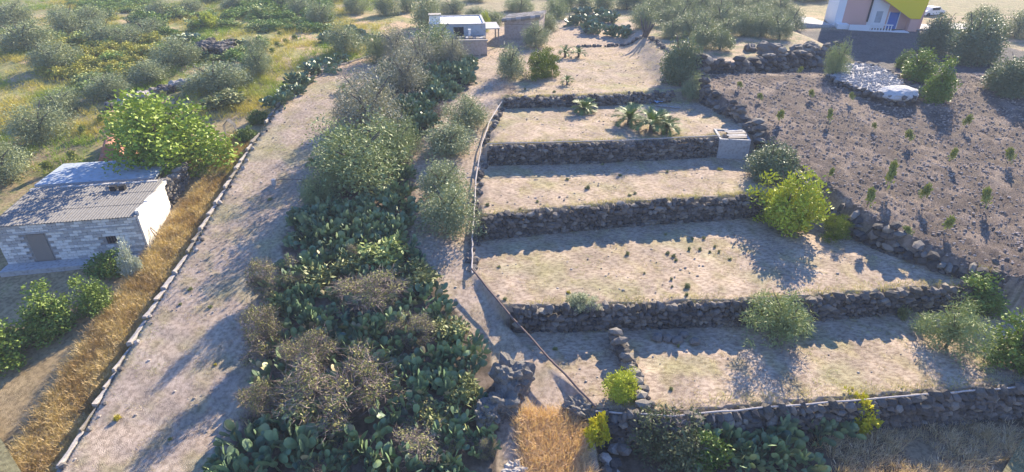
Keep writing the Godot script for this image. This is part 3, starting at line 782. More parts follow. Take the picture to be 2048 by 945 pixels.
func villa() -> void:
	var o := thing("painted_house", "pink, white and bright yellow house with blue door above the dark yard", "house", Vector3(46.4, 5.6, -86.6), -.25)
	var hg := 11.0
	bx(o, "pink_wall", Vector3(1.0, -.6, -5.5), Vector3(4.2, hg, .4), M.pink)
	bx(o, "white_corner", Vector3(0, -.6, -5.5), Vector3(1.0, hg, .45), M.paint)
	bx(o, "white_wall", Vector3(4.2, -.6, -5.5), Vector3(6.6, hg, .2), M.paint)
	bx(o, "pink_side_wall", Vector3(6.6, -.6, -5.5), Vector3(11.2, 3.1, .15), M.pink)
	bx(o, "yellow_wall", Vector3(6.6, 3.1, -5.5), Vector3(11.2, hg, .2), M.yellow)
	var pp := MB.new(); pp.tube([Vector3(4.2, 1.0, .5), Vector3(4.2, hg, .5)], .12, .12, 8); part(o, "drainpipe", pp.commit(), M.dark)
	var dr := bx(o, "door", Vector3(6.9, .1, .15), Vector3(8.1, 2.3, .22), M.blue)
	bx(dr, "frame", Vector3(6.8, .1, .15), Vector3(6.9, 2.4, .26), M.paint); bx(dr, "frame", Vector3(8.1, .1, .15), Vector3(8.2, 2.4, .26), M.paint)
	bx(o, "grey_niche", Vector3(5.2, .9, .2), Vector3(6.0, 2.4, .23), M.slab)
	# stair with a yellow parapet that falls towards the far corner
	var st := MB.new()
	for f in [[1.5, 1.35]]:
		var z0: float = f[0]; var z1: float = f[1]
		var q := [Vector2(5.2, 4.1), Vector2(9.2, 1.7), Vector2(10.4, 1.7), Vector2(10.9, 5.5), Vector2(5.2, 8.0)]
		for k in [[0, 4, 1], [1, 4, 3], [1, 3, 2]]:
			st.tri(Vector3(q[k[0]].x, q[k[0]].y, z0), Vector3(q[k[1]].x, q[k[1]].y, z0), Vector3(q[k[2]].x, q[k[2]].y, z0))
			st.tri(Vector3(q[k[0]].x, q[k[0]].y, z1), Vector3(q[k[2]].x, q[k[2]].y, z1), Vector3(q[k[1]].x, q[k[1]].y, z1))
		for k in 5:
			var a: Vector2 = q[k]; var b: Vector2 = q[(k + 1) % 5]
			st.quad(Vector3(a.x, a.y, z0), Vector3(a.x, a.y, z1), Vector3(b.x, b.y, z1), Vector3(b.x, b.y, z0))
	part(o, "stair_parapet", st.commit(), M.yellow)
	for k in 14: bx(o, "step", Vector3(5.2 + k * .36, 3.9 - k * .17, .2), Vector3(5.6 + k * .36, 4.1 - k * .17, 1.35), M.pink)
	bx(o, "stair_support", Vector3(9.3, -.6, .15), Vector3(10.4, 1.68, 1.4), M.pink)
	# white terrace in front with balustrade
	bx(o, "terrace_slab", Vector3(1.6, -.9, .45), Vector3(9.2, .08, 2.6), M.paint)
	bx(o, "low_wall", Vector3(.2, -.9, .5), Vector3(1.6, .75, 2.2), M.paint); bx(o, "low_wall", Vector3(1.6, .08, 2.35), Vector3(4.2, .8, 2.6), M.paint)
	bx(o, "rail", Vector3(4.2, .85, 2.35), Vector3(7.0, .98, 2.6), M.paint)
	for k in 8:
		var bm := MB.new(); bm.tube([Vector3(4.35 + k * .36, .08, 2.47), Vector3(4.35 + k * .36, .3, 2.47), Vector3(4.35 + k * .36, .85, 2.47)], .1, .06, 8); part(o, "baluster", bm.commit(), M.paint)
	bx(o, "roof", Vector3(-.3, hg, -5.8), Vector3(11.5, hg + .25, .8), M.terracotta)
	# pale concrete yard surfaces
	var pv := part(self, "pavement", null, M.concrete); var mb := MB.new()
	mb.box(Vector3(0, 0, 0), Vector3(14, .12, 16)); pv.mesh = mb.commit(); pv.position = Vector3(57.8, 5.72, -99.5); pv.rotation.y = -.06; pv.set_meta("kind", "structure")
	var rp := part(self, "ramp", null, M.concrete); mb = MB.new()
	mb.quad(Vector3(-6.5, .75, 0), Vector3(-6.0, .9, -7), Vector3(0, .35, -7), Vector3(0, .25, 0)); mb.quad(Vector3(-6.5, -1, 0), Vector3(-6.5, .75, 0), Vector3(0, .25, 0), Vector3(0, -1, 0))
	mb.quad(Vector3(-6.0, -1, -7), Vector3(-6.0, .9, -7), Vector3(-6.5, .75, 0), Vector3(-6.5, -1, 0))
	rp.mesh = mb.commit(); rp.position = Vector3(46.2, 5.75, -85.5); rp.set_meta("kind", "structure")
	var car := thing("parked_car", "pale car parked behind the painted house", "car", Vector3(66.5, 5.85, -96), .3)
	var body := MB.new(); var prof := [Vector2(-2.1, .3), Vector2(-2.1, .85), Vector2(-1.5, .95), Vector2(-.8, 1.42), Vector2(.7, 1.45), Vector2(1.3, .98), Vector2(2.0, .85), Vector2(2.1, .35)]
	for k in 8:
		var a: Vector2 = prof[k]; var b: Vector2 = prof[(k + 1) % 8]
		body.quad(Vector3(a.x, a.y, -.8), Vector3(b.x, b.y, -.8), Vector3(b.x, b.y, .8), Vector3(a.x, a.y, .8))
	for s in [-.8, .8]:
		for k in range(1, 7): body.tri(Vector3(prof[0].x, prof[0].y, s), Vector3(prof[k].x, prof[k].y, s), Vector3(prof[k + 1].x, prof[k + 1].y, s))
	part(car, "body", body.commit(), M.paint)
	bx(car, "side_window", Vector3(-.75, .98, .8), Vector3(.8, 1.34, .82), M.dark)
	for k in 4:
		var wb := MB.new(); var c := Vector3(-1.35 if k % 2 else 1.35, .32, .82 if k < 2 else -.82); wb.tube([c - Vector3(0, 0, .1), c + Vector3(0, 0, .1)], .32, .32, 12); part(car, "wheel", wb.commit(), M.dark)
func tank() -> void:
	var o := thing("water_tank", "open concrete water tank at the end of the third terrace wall", "tank", P(16.25, 42.4), -.12)
	var w := 2.35; var dp := 2.6; var h := 1.55
	bx(o, "front_wall", Vector3(0, -.3, -.18), Vector3(w, h, 0), M.concrete); bx(o, "back_wall", Vector3(0, -.3, -dp), Vector3(w, h, -dp + .18), M.concrete)
	bx(o, "side_wall", Vector3(0, -.3, -dp + .18), Vector3(.18, h, -.18), M.concrete); bx(o, "side_wall", Vector3(w - .18, -.3, -dp + .18), Vector3(w, h, -.18), M.concrete)
	bx(o, "water", Vector3(.18, .3, -dp + .18), Vector3(w - .18, .9, -.18), M.dark)
	for k in 6:
		var mb := MB.new(); mb.box(Vector3(-.75, -.025, -.13), Vector3(.75, .025, .13))
		part(o, "plank", mb.commit(), [M.wood, M.kerb, M.concrete][k % 3], Transform3D(Basis(Vector3.UP, .25 + rr(-.1, .1)), Vector3(1.5 + rr(-.1, .1), h + .03 + .012 * (k % 2), -.4 - k * .33)))
func pipe_run(called: String, label: String, pts: Array, r: float, m: Material) -> MeshInstance3D:
	var mb := MB.new(); var o0: Vector3 = pts[0]; var q := []
	for i in pts.size() - 1:
		for s in 6: q.append((pts[i] as Vector3).lerp(pts[i + 1], s / 6.0) - o0 + Vector3(rr(-.03, .03), rr(-.01, .02), rr(-.03, .03)))
	q.append(pts[-1] - o0)
	mb.tube(q, r, r, 7)
	var o := part(self, called, mb.commit(), m); o.position = o0; meta(o, label, "pipe")
	return o
func yard_things() -> void:
	# gravel fill held up above the slope, with a heap of white stone at its end
	var o := thing("gravel_mound", "raised pale grey gravel bed with dark stone rim beside the ploughed field", "gravel", Vector3(35, 5, -55))
	var rim := [Vector2(31.0, 51.0), Vector2(30.5, 54.5), Vector2(32.6, 58.5), Vector2(35.0, 60.5), Vector2(37.5, 59.5), Vector2(37.0, 55.5), Vector2(35.6, 51.5), Vector2(34.6, 48.6), Vector2(32.6, 48.6)]
	var mb := MB.new(); var q := []
	for i in rim.size():
		for s in 5: q.append(rim[i].lerp(rim[(i + 1) % rim.size()], s / 5.0) + Vector2(rr(-.15, .15), rr(-.15, .15)))
	var c := Vector2(34, 54.4)
	var rings := [1.0, .85, .6, .3]
	var pt := func(i: int, r: float) -> Vector3:
		var p: Vector2 = c.lerp(q[i % q.size()], r)
		return Vector3(p.x, 6.0 + (p.y - 54) * .02 + (1 - r) * .15 + .12 * fine.get_noise_2d(p.x * 30, p.y * 30), -p.y) - Vector3(35, 5, -55)
	for r in 3:
		for i in q.size(): mb.quad(pt.call(i, rings[r]), pt.call(i + 1, rings[r]), pt.call(i + 1, rings[r + 1]), pt.call(i, rings[r + 1]))
	for i in q.size(): mb.tri(pt.call(i, .3), pt.call(i + 1, .3), Vector3(c.x, 6.2, -c.y) - Vector3(35, 5, -55))
	part(o, "gravel_bed", mb.commit(), M.gravel)
	var gs := MB.new()
	for i in 1500:
		var s := rr(.08, .2); gs.add(stones[i % 9], Transform3D(Basis(rdir(), rr(0, TAU)).scaled(Vector3(s * 1.3, s, s)), pt.call(rng.randi() % q.size(), sqrt(rng.randf())) + Vector3(rr(-.15, .15), .02, rr(-.15, .15))))
	part(o, "gravel_stones", gs.commit(), M.gravel).set_meta("kind", "stuff")
	mb = MB.new()
	for i in q.size():
		var a: Vector3 = pt.call(i, 1.0); var b: Vector3 = pt.call(i + 1, 1.0); var oa: Vector3 = (a - pt.call(i, .5)) * .12; var ob: Vector3 = (b - pt.call(i + 1, .5)) * .12
		mb.quad(a + oa - Vector3(0, 2.2, 0), a, b, b + ob - Vector3(0, 2.2, 0))
	part(o, "side", mb.commit(), M.earth)
	for i in q.size() * 4:
		var a: Vector3 = pt.call(i / 4, 1.0)
		var s := rr(.3, .55)
		part(o, "rim_stone", stones[i % stones.size()], stone_mat(), Transform3D(Basis(rdir(), rr(0, TAU)).scaled(Vector3(s * 1.2, s, s)), a + Vector3(rr(-.25, .25), -.1 - rr(0, .35) * (i % 4), rr(-.25, .25))))
	var lh := part(self, "limestone_heap", rock(3, .14, .12), M.limestone); lh.transform = Transform3D(Basis(Vector3.UP, .4).scaled_local(Vector3(3.4, 1.3, 2.8)), Vector3(33.9, 5.8, -49.6)); meta(lh, "white limestone heap at the lower end of the grey gravel bed", "heap")
	# things on the long path
	var st := thing("path_post", "short concrete post lying with a thin pole on the long path", "post", P(-17.0, 37.3))
	bx(st, "block", Vector3(-.14, -.05, -.14), Vector3(.14, .42, .14), M.concrete)
	mb = MB.new(); mb.tube([Vector3(-.1, .35, 0), Vector3(.9, .38, -.15), Vector3(1.9, .3, -.25)], .03, .025, 6); part(st, "pole", mb.commit(), M.rustpipe)
	for k in 3: boulder("pale stone at the end of the thin pole on the long path", P(-15.2 + k * .35, 37.8 + rr(-.25, .25), .1), Vector3(.4, .3, .35), "stones by the pole on the path", M.kerb, stones[k])
	# blue sheet and broken boards against the fourth wall
	var tp := thing("blue_sheet", "crumpled pale blue plastic sheet at the foot of the uppermost terrace wall", "sheet", P(13.0, 52.6, .02))
	var sh := MB.new()
	var hf := func(i: int, j: int) -> Vector3: return Vector3(i * .3 - 1.2, .12 + .16 * fine.get_noise_2d(i * 40, j * 33) + .05 * (i % 2), -j * .25)
	for i in 8:
		for j in 4: sh.quad(hf.call(i, j), hf.call(i, j + 1), hf.call(i + 1, j + 1), hf.call(i + 1, j))
	part(tp, "sheet", sh.commit(), M.tarp)
	for k in 3:
		var bb := thing("board", "pale weathered board lying by the blue plastic sheet", "board", P(13.8 + k * .5, 51.8 - k * .3, .06), rr(-.6, .6), "boards by the blue sheet")
		bx(bb, "board_plank", Vector3(-.6, -.02, -.12), Vector3(.6, .03, .12), M.kerb)
		bx(bb, "batten", Vector3(-.45, .03, -.1), Vector3(-.35, .07, .1), M.wood)
	# dead stump cluster at the grove edge
	var ds := thing("dead_stump", "dark dead trunk with bare upright stubs at the grove edge", "stump", P(16.6, 73.5))
	for k in 7:
		var tb := MB.new(); var t := TAU * k / 7.0; tb.tube([Vector3(0, -.2, 0), Vector3(cos(t) * .45, .8, sin(t) * .4), Vector3(cos(t) * .9, rr(1.5, 2.3), sin(t) * .7)], .17, .06, 6); part(ds, "stub", tb.commit(), M.bark)
	# reed arch by the low shrubs
	var ra := thing("reed_arch", "pale bent reed arch standing beside the kerb shrubs", "arch", P(-24.2, 47.2))
	for k in 4:
		var tb := MB.new(); tb.tube([Vector3(-.6 + k * .06, -.1, k * .12), Vector3(-.45, .9, k * .12), Vector3(0, 1.35, k * .12), Vector3(.45, .9, k * .12), Vector3(.55 + k * .06, -.1, k * .12)], .035, .03, 5); part(ra, "reed", tb.commit(), M.kerb)

# ------------------------------------------------------------------ the scene
const LABELS = {
	"olive_rock": ["olive_tree", "silvery olive tree beside the tumbled dark boundary rocks", "tree", "olives by the boundary rocks"],
	"olive_row": ["olive_tree", "grey-green olive tree in the row between orchard strip and rock heap", "tree", "olives of the orchard row"],
	"olive_back": ["olive_tree", "hazy olive tree beyond the upper end of the long path", "tree", "olives beyond the path end"],
	"mulberry": ["mulberry_tree", "large bright green leafy tree behind the white block house", "tree", ""],
	"lime_far": ["lime_shrub", "bright lime-green shrub standing alone among far olives", "shrub", ""],
	"low_green": ["low_shrub", "wide low olive-brown shrub behind the kerb shrubs", "shrub", "", "low_olive"],
	"kerb_green": ["green_shrub", "small glossy green shrub growing outside the kerb of the path", "shrub", "green shrubs outside the kerb"],
	"cactus_kerb": ["prickly_pear", "prickly pear clump along the outer edge of the long path", "cactus", "prickly pears outside the path"],
	"cactus_back": ["prickly_pear", "prickly pear clump among olives beyond the path end", "cactus", "prickly pears beyond the path"],
	"olive_hedge_green": ["wild_olive", "broad green wild olive bulging from the hedge over the long path", "tree", ""],
	"olive_hedge_grey": ["wild_olive", "pale grey feathery wild olive in the middle of the hedge", "tree", ""],
	"olive_by_ruin": ["olive_tree", "dark olive tree in front of the old farmhouse", "tree", ""],
	"shrub_hedge_back": ["grey_shrub", "greyish shrub mixed among the upper hedge prickly pears", "shrub", "grey shrubs of the upper hedge"],
	"shrub_yellow_hedge": ["hedge_shrub", "yellow-green shrub at the head of the long path", "shrub", ""],
	"shrub_yellowgreen_hedge": ["hedge_shrub", "yellow-green shrub between hedge cactus and the shaded track", "shrub", "", "low_bright"],
	"olive_track_tall": ["olive_tree", "olive tree leaning over the pale pipe beside the track", "tree", ""],
	"olive_track_top": ["olive_tree", "small olive right behind the leaning olive on the track edge", "tree", ""],
	"olive_track": ["olive_tree", "low olive at the track edge below the farmhouse", "tree", "low olives on the track edge"],
	"olive_ruin_front": ["olive_tree", "round-headed olive beside the bright green conifer bushes", "tree", ""],
	"dead_track": ["dead_shrub", "purple-brown dead shrub at the hedge edge of the track", "shrub", ""],
	"dead_heap": ["dead_shrub", "heap of grey dead branches at the top of the pale pipe", "shrub", ""],
	"thuja": ["conifer_bush", "dense yellow-tipped conifer bush on the upper terrace", "bush", ""],
	"olive_by_store": ["olive_tree", "olive tree growing against the small stone store", "tree", "olives by the stone store"],
	"olive_behind_store": ["olive_tree", "olive tree behind the farmhouse and stone store", "tree", "olives behind the farm buildings"],
	"lime_ruin": ["lime_shrub", "bright green shrub at the corner of the white-roofed farmhouse", "shrub", ""],
	"cactus_top": ["prickly_pear", "tall dark prickly pear behind the uppermost terrace", "cactus", "prickly pears behind the upper terrace"],
	"olive_grove": ["olive_tree", "olive tree of the grove above the rubble bank", "tree", "olives of the grove"],
	"olive_vines": ["olive_tree", "olive tree standing around the yellow vines", "tree", "olives around the yellow vines"],
	"olive_heap": ["olive_tree", "olive tree between the dark rock heap and the green vines", "tree", "olives behind the rock heap"],
	"scrub_green": ["scrub_bush", "green scrub bush in the overgrown neighbouring orchard", "bush", "green scrub bushes", "low_green"],
	"scrub_bright": ["scrub_bush", "pale yellow-green scrub bush in the overgrown neighbouring orchard", "bush", "pale scrub bushes", "low_bright"],
	"olive_grove_back": ["olive_tree", "olive tree in the back rows of the grove", "tree", "olives in the back rows"],
	"olive_band": ["olive_tree", "olive tree in the dense band behind farmhouse and upper terrace", "tree", "olives of the far band"],
	"olive_hedge_low": ["wild_olive", "small wild olive squeezed between big wild olives and hedge cactus", "tree", "small wild olives of the hedge"],
	"shrub_hedge_mid": ["hedge_shrub", "low green-brown shrub tangled among hedge cactus and thickets", "shrub", "low shrubs of the hedge", "low_olive"],
	"olive_ball": ["olive_tree", "big dense dark olive at the corner of the upper terrace", "tree", ""],
	"olive_small_silver": ["olive_bush", "small silvery olive bush below the big dense olive", "bush", ""],
	"tree_rubble": ["slender_tree", "slender green tree between rubble bank and gravel bed", "tree", ""],
	"bush_yard": ["green_bush", "bright green bush at the edge of the yard beside the gravel bed", "bush", "bushes by the yard"],
	"dark_tree_yard": ["evergreen_tree", "dark dense evergreen at the side of the yard", "tree", "evergreens by the yard"],
	"olive_yard": ["olive_tree", "olive tree beyond the yard of the painted house", "tree", "olives beyond the yard"],
	"olive_tank": ["olive_bush", "round dense olive bush beside the concrete water tank", "bush", ""],
	"lime_big": ["lime_tree", "large bushy yellow-green tree in front of the round olive bush", "tree", ""],
	"thuja_small": ["conifer_bush", "small egg-shaped clipped bush beside the rubble wall", "bush", ""],
	"feather": ["pepper_tree", "feathery drooping tree on the lowest terrace", "tree", ""],
	"feather_right": ["pepper_tree", "feathery tree at the field end of the lowest terrace", "tree", ""],
	"field_edge": ["green_bush", "leafy bush where the lowest terrace meets the field", "bush", "bushes at the field corner"],
	"weed_wall": ["low_shrub", "small shrub at the foot of the wall under the field", "shrub", "", "low_olive"],
	"grey_wall_bush": ["grey_bush", "small grey-green bush growing out of the dry stone wall", "bush", ""],
	"lemon_divider": ["lemon_bush", "sparse yellow-green bush on the stone divider", "bush", ""],
	"yellow_front": ["yellow_shrub", "bright yellow-green shrub below the lowest terrace wall", "shrub", "yellow shrubs below the wall"],
	"citrus_front": ["citrus_bush", "round dark green citrus bush below the front cactus", "bush", ""],
	"dark_front": ["bramble", "dark tangled bramble under the lowest terrace wall", "shrub", ""],
	"cactus_front": ["prickly_pear", "large prickly pear in front of the lowest terrace wall", "cactus", "prickly pears below the lowest wall"],
	"silver_house": ["silver_shrub", "silvery shrub at the corner of the white block house", "shrub", ""],
	"lemon_house": ["lemon_bush", "dark green lemon bush in front of the block house porch", "bush", ""],
	"green_house": ["green_bush", "fresh green bush below the block house porch", "bush", "bushes below the porch"],
	"olive_left": ["olive_tree", "olive tree on the orchard strip beyond the block house", "tree", "olives beyond the block house"],
	"vine_yellow": ["vine_bush", "low yellow-green vine bush in the neighbouring vineyard", "vine", "yellow vines", "low_yellow"],
	"vine_green": ["vine_bush", "low green vine bush in the far vineyard", "vine", "green vines", "low_green"],
	"sapling_left": ["sapling", "thin young tree planted in the orange orchard strip", "sapling", "saplings of the orchard strip"],
	"sapling_field": ["sapling", "thin young tree planted in the ploughed field", "sapling", "saplings of the ploughed field"],
	"palm_terrace": ["palm", "young feather palm on the palm terrace", "palm", "palms of the terrace"],
	"palm_path": ["palm", "tiny yellow-green palm growing on the long path", "palm", ""],
	"palm_small": ["palm", "tiny palm alone on the upper terrace", "palm", ""],
	"palm_weed": ["palm", "small spiky palm tuft at the hedge side of the long path", "palm", ""],
	"yucca": ["yucca", "spiky yucca behind the conifer bush", "yucca", "yuccas on the upper terrace"],
	"thicket": ["dry_thicket", "purplish dry thorn thicket tangled through the prickly pear hedge", "thicket", "dry thickets of the hedge"],
}
const PLANTS = [
	["olive", "olive_rock", -37.85, 60.24, 5.96, 3.0],
	["olive", "olive_rock", -39.67, 55.45, 5.29, 3.09],
	["olive", "olive_row", -37.38, 65.45, 6.06, 3.99],
	["olive", "olive_row", -29.96, 57.8, 8.06, 3.63],
	["olive", "olive_row", -27.27, 62.22, 3.79, 4.06],
	["olive", "olive_row", -30.86, 70.47, 3.67, 2.16],
	["broad", "mulberry", -26.78, 41.88, 9.61, 6.82],
	["lime", "lime_far", -43.07, 84.28, 3.99, 2.71],
	["low", "low_green", -27.41, 53.67, 5.15, 1.94],
	["citrus", "kerb_green", -22.8, 49.35, 2.33, 1.46],
	["citrus", "kerb_green", -22.32, 45.8, 2.48, 1.44],
	["cactus_far", "cactus_kerb", -21.23, 51.19, 2.92, 2.04],
	["cactus_far", "cactus_kerb", -21.13, 56.72, 2.79, 2.14],
	["cactus_far", "cactus_kerb", -20.32, 60.85, 3.7, 2.33],
	["cactus_far", "cactus_kerb", -19.94, 65.63, 2.6, 2.08],
	["cactus_far", "cactus_kerb", -20.96, 53.94, 2.39, 1.79],
	["cactus_far", "cactus_back", -23.22, 76.36, 3.23, 2.36],
	["cactus_far", "cactus_back", -17.92, 74.88, 3.56, 2.44],
	["cactus_far", "cactus_back", -34.21, 72.51, 3.09, 2.04],
	["cactus_far", "cactus_back", -41.59, 76.2, 4.52, 2.03],
	["cactus_far", "cactus_back", -22.05, 80.85, 2.72, 2.24],
	["olive2", "olive_hedge_green", -10.95, 37.13, 8.26, 5.78],
	["olivegrey", "olive_hedge_grey", -11.27, 44.62, 7.41, 6.8],
	["olive2", "olive_by_ruin", -8.85, 66.64, 7.76, 5.35],
	["olivegrey", "shrub_hedge_back", -13.15, 65.07, 5.32, 4.98],
	["olivegrey", "shrub_hedge_back", -10.08, 53.39, 6.41, 5.53],
	["olivegrey", "shrub_hedge_back", -9.81, 61.2, 5.4, 4.91],
	["olivegrey", "shrub_hedge_back", -13.86, 46.84, 3.85, 3.93],
	["olivegrey", "shrub_hedge_back", -6.5, 63.06, 4.31, 4.44],
	["olive2", "olive_hedge_low", -8.69, 41.19, 3.92, 3.74],
	["olive2", "olive_hedge_low", -12.96, 41.19, 3.92, 3.26],
	["olive2", "olive_hedge_low", -13.21, 35.04, 3.09, 2.56],
	["low", "shrub_hedge_mid", -10.91, 26.45, 2.86, 1.66],
	["low", "shrub_hedge_mid", -5.28, 26.85, 2.89, 1.68],
	["low", "shrub_hedge_mid", -12.6, 24.76, 2.13, 1.38],
	["low", "shrub_hedge_mid", -3.22, 22.9, 2.61, 1.49],
	["low", "shrub_hedge_mid", -10.73, 18.84, 2.06, 1.43],
	["low", "shrub_hedge_mid", -2.21, 19.36, 2.1, 1.45],
	["low", "shrub_hedge_mid", -9.55, 28.01, 2.64, 1.4],
	["low", "shrub_hedge_mid", -3.24, 17.88, 2.25, 1.35],
	["olive2", "shrub_yellow_hedge", -15.21, 65.57, 3.83, 3.73],
	["low", "shrub_yellowgreen_hedge", -7.41, 28.81, 3.7, 2.33],
	["olive", "olive_track_tall", -4.01, 31.83, 5.05, 4.23],
	["olive", "olive_track_top", -4.68, 35.66, 4.3, 3.47],
	["olive", "olive_track", -4.91, 42.17, 5.32, 3.08],
	["olive", "olive_track", -3.75, 46.48, 4.54, 3.53],
	["olive", "olive_ruin_front", -0.1, 59.26, 4.44, 4.04],
	["dead", "dead_track", -6.79, 49.56, 2.67, 1.25],
	["dead", "dead_heap", -0.65, 52.62, 2.8, 1.87],
	["thuja", "thuja", 3.17, 59.46, 5.22, 3.73],
	["olive", "olive_by_store", 2.88, 73.44, 4.66, 3.79],
	["olive", "olive_by_store", 4.96, 83.14, 4.73, 2.95],
	["olive2", "olive_behind_store", -2.87, 88.07, 4.98, 2.43],
	["olive2", "olive_behind_store", 1.32, 99.61, 6.51, 2.93],
	["olive2", "olive_behind_store", 6.64, 92.82, 5.23, 4.16],
	["lime", "lime_ruin", -3.88, 82.48, 2.35, 3.09],
	["cactus_far", "cactus_top", 9.91, 87.2, 4.37, 2.76],
	["cactus_far", "cactus_top", 12.1, 81.71, 4.53, 2.98],
	["cactus_far", "cactus_top", 14.4, 78.97, 4.0, 2.76],
	["cactus_far", "cactus_top", 12.24, 94.59, 4.71, 2.53],
	["cactus_far", "cactus_top", 15.06, 89.92, 4.49, 2.69],
	["olive", "olive_grove", 21.44, 66.58, 4.04, 3.28],
	["olive", "olive_grove", 23.43, 66.02, 3.33, 2.93],
	["olive", "olive_grove", 19.68, 72.93, 4.49, 2.84],
	["olive", "olive_grove", 21.84, 73.81, 4.19, 3.29],
	["olive", "olive_grove", 23.8, 73.81, 3.93, 3.6],
	["olive", "olive_grove", 26.77, 74.09, 4.45, 2.91],
	["olive", "olive_grove", 28.91, 73.96, 3.66, 3.59],
	["olive", "olive_grove", 30.94, 74.01, 4.63, 3.53],
	["olive", "olive_grove", 32.53, 72.08, 4.1, 3.31],
	["olive", "olive_grove", 17.5, 79.56, 4.64, 3.94],
	["olive", "olive_grove", 21.11, 82.01, 4.42, 3.35],
	["olive", "olive_grove", 23.32, 83.09, 4.41, 3.82],
	["olive", "olive_grove", 24.99, 80.42, 4.31, 3.4],
	["olive", "olive_grove", 28.4, 81.21, 4.33, 3.6],
	["olive", "olive_grove", 31.59, 83.33, 5.16, 3.25],
	["olive", "olive_grove", 32.8, 79.71, 3.94, 3.82],
	["olive", "olive_grove", 35.37, 80.72, 3.98, 3.19],
	["olive", "olive_grove", 39.59, 84.62, 4.38, 4.04],
	["olive", "olive_grove_back", 20.99, 92.08, 4.91, 3.91],
	["olive", "olive_grove_back", 23.64, 92.88, 4.66, 4.35],
	["olive", "olive_grove_back", 26.63, 92.42, 4.56, 4.55],
	["olive", "olive_grove_back", 29.6, 95.09, 5.39, 4.54],
	["olive", "olive_grove_back", 31.84, 92.24, 5.16, 3.86],
	["olive", "olive_grove_back", 35.82, 95.59, 4.75, 3.75],
	["olive", "olive_grove_back", 37.75, 92.02, 4.69, 3.59],
	["olive", "olive_grove_back", 41.86, 94.43, 5.1, 3.78],
	["olive", "olive_grove_back", 20.81, 102.05, 5.55, 4.26],
	["olive", "olive_grove_back", 23.27, 101.52, 4.96, 4.35],
	["olive", "olive_grove_back", 28.05, 105.14, 6.08, 4.98],
	["olive", "olive_grove_back", 30.2, 102.08, 5.09, 4.3],
	["olive", "olive_grove_back", 32.78, 101.91, 5.33, 4.3],
	["olive", "olive_grove_back", 36.84, 102.14, 6.25, 4.27],
	["olive", "olive_grove_back", 39.55, 102.47, 5.6, 4.13],
	["olive", "olive_grove_back", 43.54, 104.93, 5.59, 5.04],
	["olive", "olive_grove_back", 23.84, 112.08, 6.12, 4.54],
	["olive", "olive_grove_back", 26.69, 113.98, 6.63, 5.25],
	["olive", "olive_grove_back", 29.81, 111.41, 6.48, 4.93],
	["olive", "olive_grove_back", 33.51, 111.37, 5.88, 4.97],
	["olive", "olive_grove_back", 36.93, 112.9, 6.55, 4.99],
	["olive", "olive_grove_back", 39.6, 110.58, 6.26, 4.77],
	["olive", "olive_grove_back", 43.28, 112.38, 5.77, 4.98],
	["olive", "olive_grove_back", 46.74, 111.2, 6.28, 5.06],
	["olive", "olive_grove_back", 22.36, 122.5, 7.02, 5.53],
	["olive", "olive_grove_back", 25.86, 121.49, 7.17, 5.3],
	["olive", "olive_grove_back", 30.09, 120.74, 6.58, 5.08],
	["olive", "olive_grove_back", 32.98, 121.56, 7.28, 5.01],
	["olive", "olive_grove_back", 37.42, 122.09, 6.98, 4.64],
	["olive", "olive_grove_back", 41.43, 122.81, 6.92, 5.01],
	["olive", "olive_grove_back", 44.58, 121.75, 6.82, 5.37],
	["olive", "olive_grove_back", 48.73, 125.03, 6.68, 5.42],
	["olive", "olive_grove_back", 51.63, 122.23, 6.84, 4.48],
	["olive", "olive_band", -45.09, 118.92, 5.61, 3.7],
	["olive", "olive_band", -41.57, 119.53, 5.97, 3.55],
	["olive", "olive_band", -36.55, 117.51, 6.87, 4.29],
	["olive", "olive_band", -31.35, 111.06, 5.14, 3.89],
	["olive", "olive_band", -28.76, 116.82, 5.66, 4.69],
	["olive", "olive_band", -25.45, 121.53, 7.1, 3.65],
	["olive", "olive_band", -20.32, 117.98, 6.83, 4.86],
	["olive", "olive_band", -15.54, 117.17, 7.33, 4.34],
	["olive", "olive_band", -12.86, 120.27, 6.99, 4.34],
	["olive", "olive_band", -6.81, 110.73, 6.5, 3.73],
	["olive", "olive_band", -3.42, 121.61, 5.86, 4.44],
	["olive", "olive_band", 0.07, 120.3, 7.07, 4.84],
	["olive", "olive_band", 3.53, 116.63, 5.91, 3.86],
	["olive", "olive_band", 8.98, 117.75, 7.72, 4.74],
	["olive", "olive_band", 12.28, 119.16, 7.86, 4.15],
	["olive", "olive_band", 15.86, 118.48, 7.82, 4.12],
	["olive", "olive_band", 19.24, 116.02, 5.64, 4.36],
	["olive", "olive_band", 24.08, 118.64, 7.34, 4.66],
	["olive", "olive_band", 26.46, 115.46, 5.97, 4.79],
	["olive", "olive_band", 33.05, 118.84, 6.12, 3.7],
	["olive", "olive_band", 37.51, 118.52, 6.92, 4.14],
	["olive", "olive_band", 39.63, 114.93, 7.04, 3.51],
	["olive", "olive_band", 45.06, 118.39, 6.73, 3.94],
	["olive", "olive_band", 47.0, 115.61, 6.43, 3.92],
	["olive", "olive_band", 51.56, 114.62, 5.38, 3.77],
	["olive", "olive_band", 53.46, 111.47, 7.17, 4.01],
	["olive", "olive_band", 56.91, 112.72, 6.19, 4.14],
	["olive", "olive_band", 9.06, 100.23, 5.4, 4.19],
	["olive", "olive_band", 12.18, 102.37, 6.07, 3.42],
	["olive", "olive_band", 14.89, 98.49, 4.7, 4.07],
	["olive", "olive_band", 19.25, 101.79, 5.18, 4.11],
	["oliveball", "olive_ball", 16.77, 57.31, 5.56, 5.62],
	["olive", "olive_small_silver", 17.25, 53.75, 2.7, 2.96],
	["olive2", "tree_rubble", 31.73, 56.47, 2.89, 4.32],
	["broad2", "bush_yard", 38.97, 54.99, 4.35, 3.16],
	["broad2", "bush_yard", 42.29, 62.48, 2.2, 2.16],
	["broad2", "bush_yard", 37.41, 49.64, 3.49, 3.83],
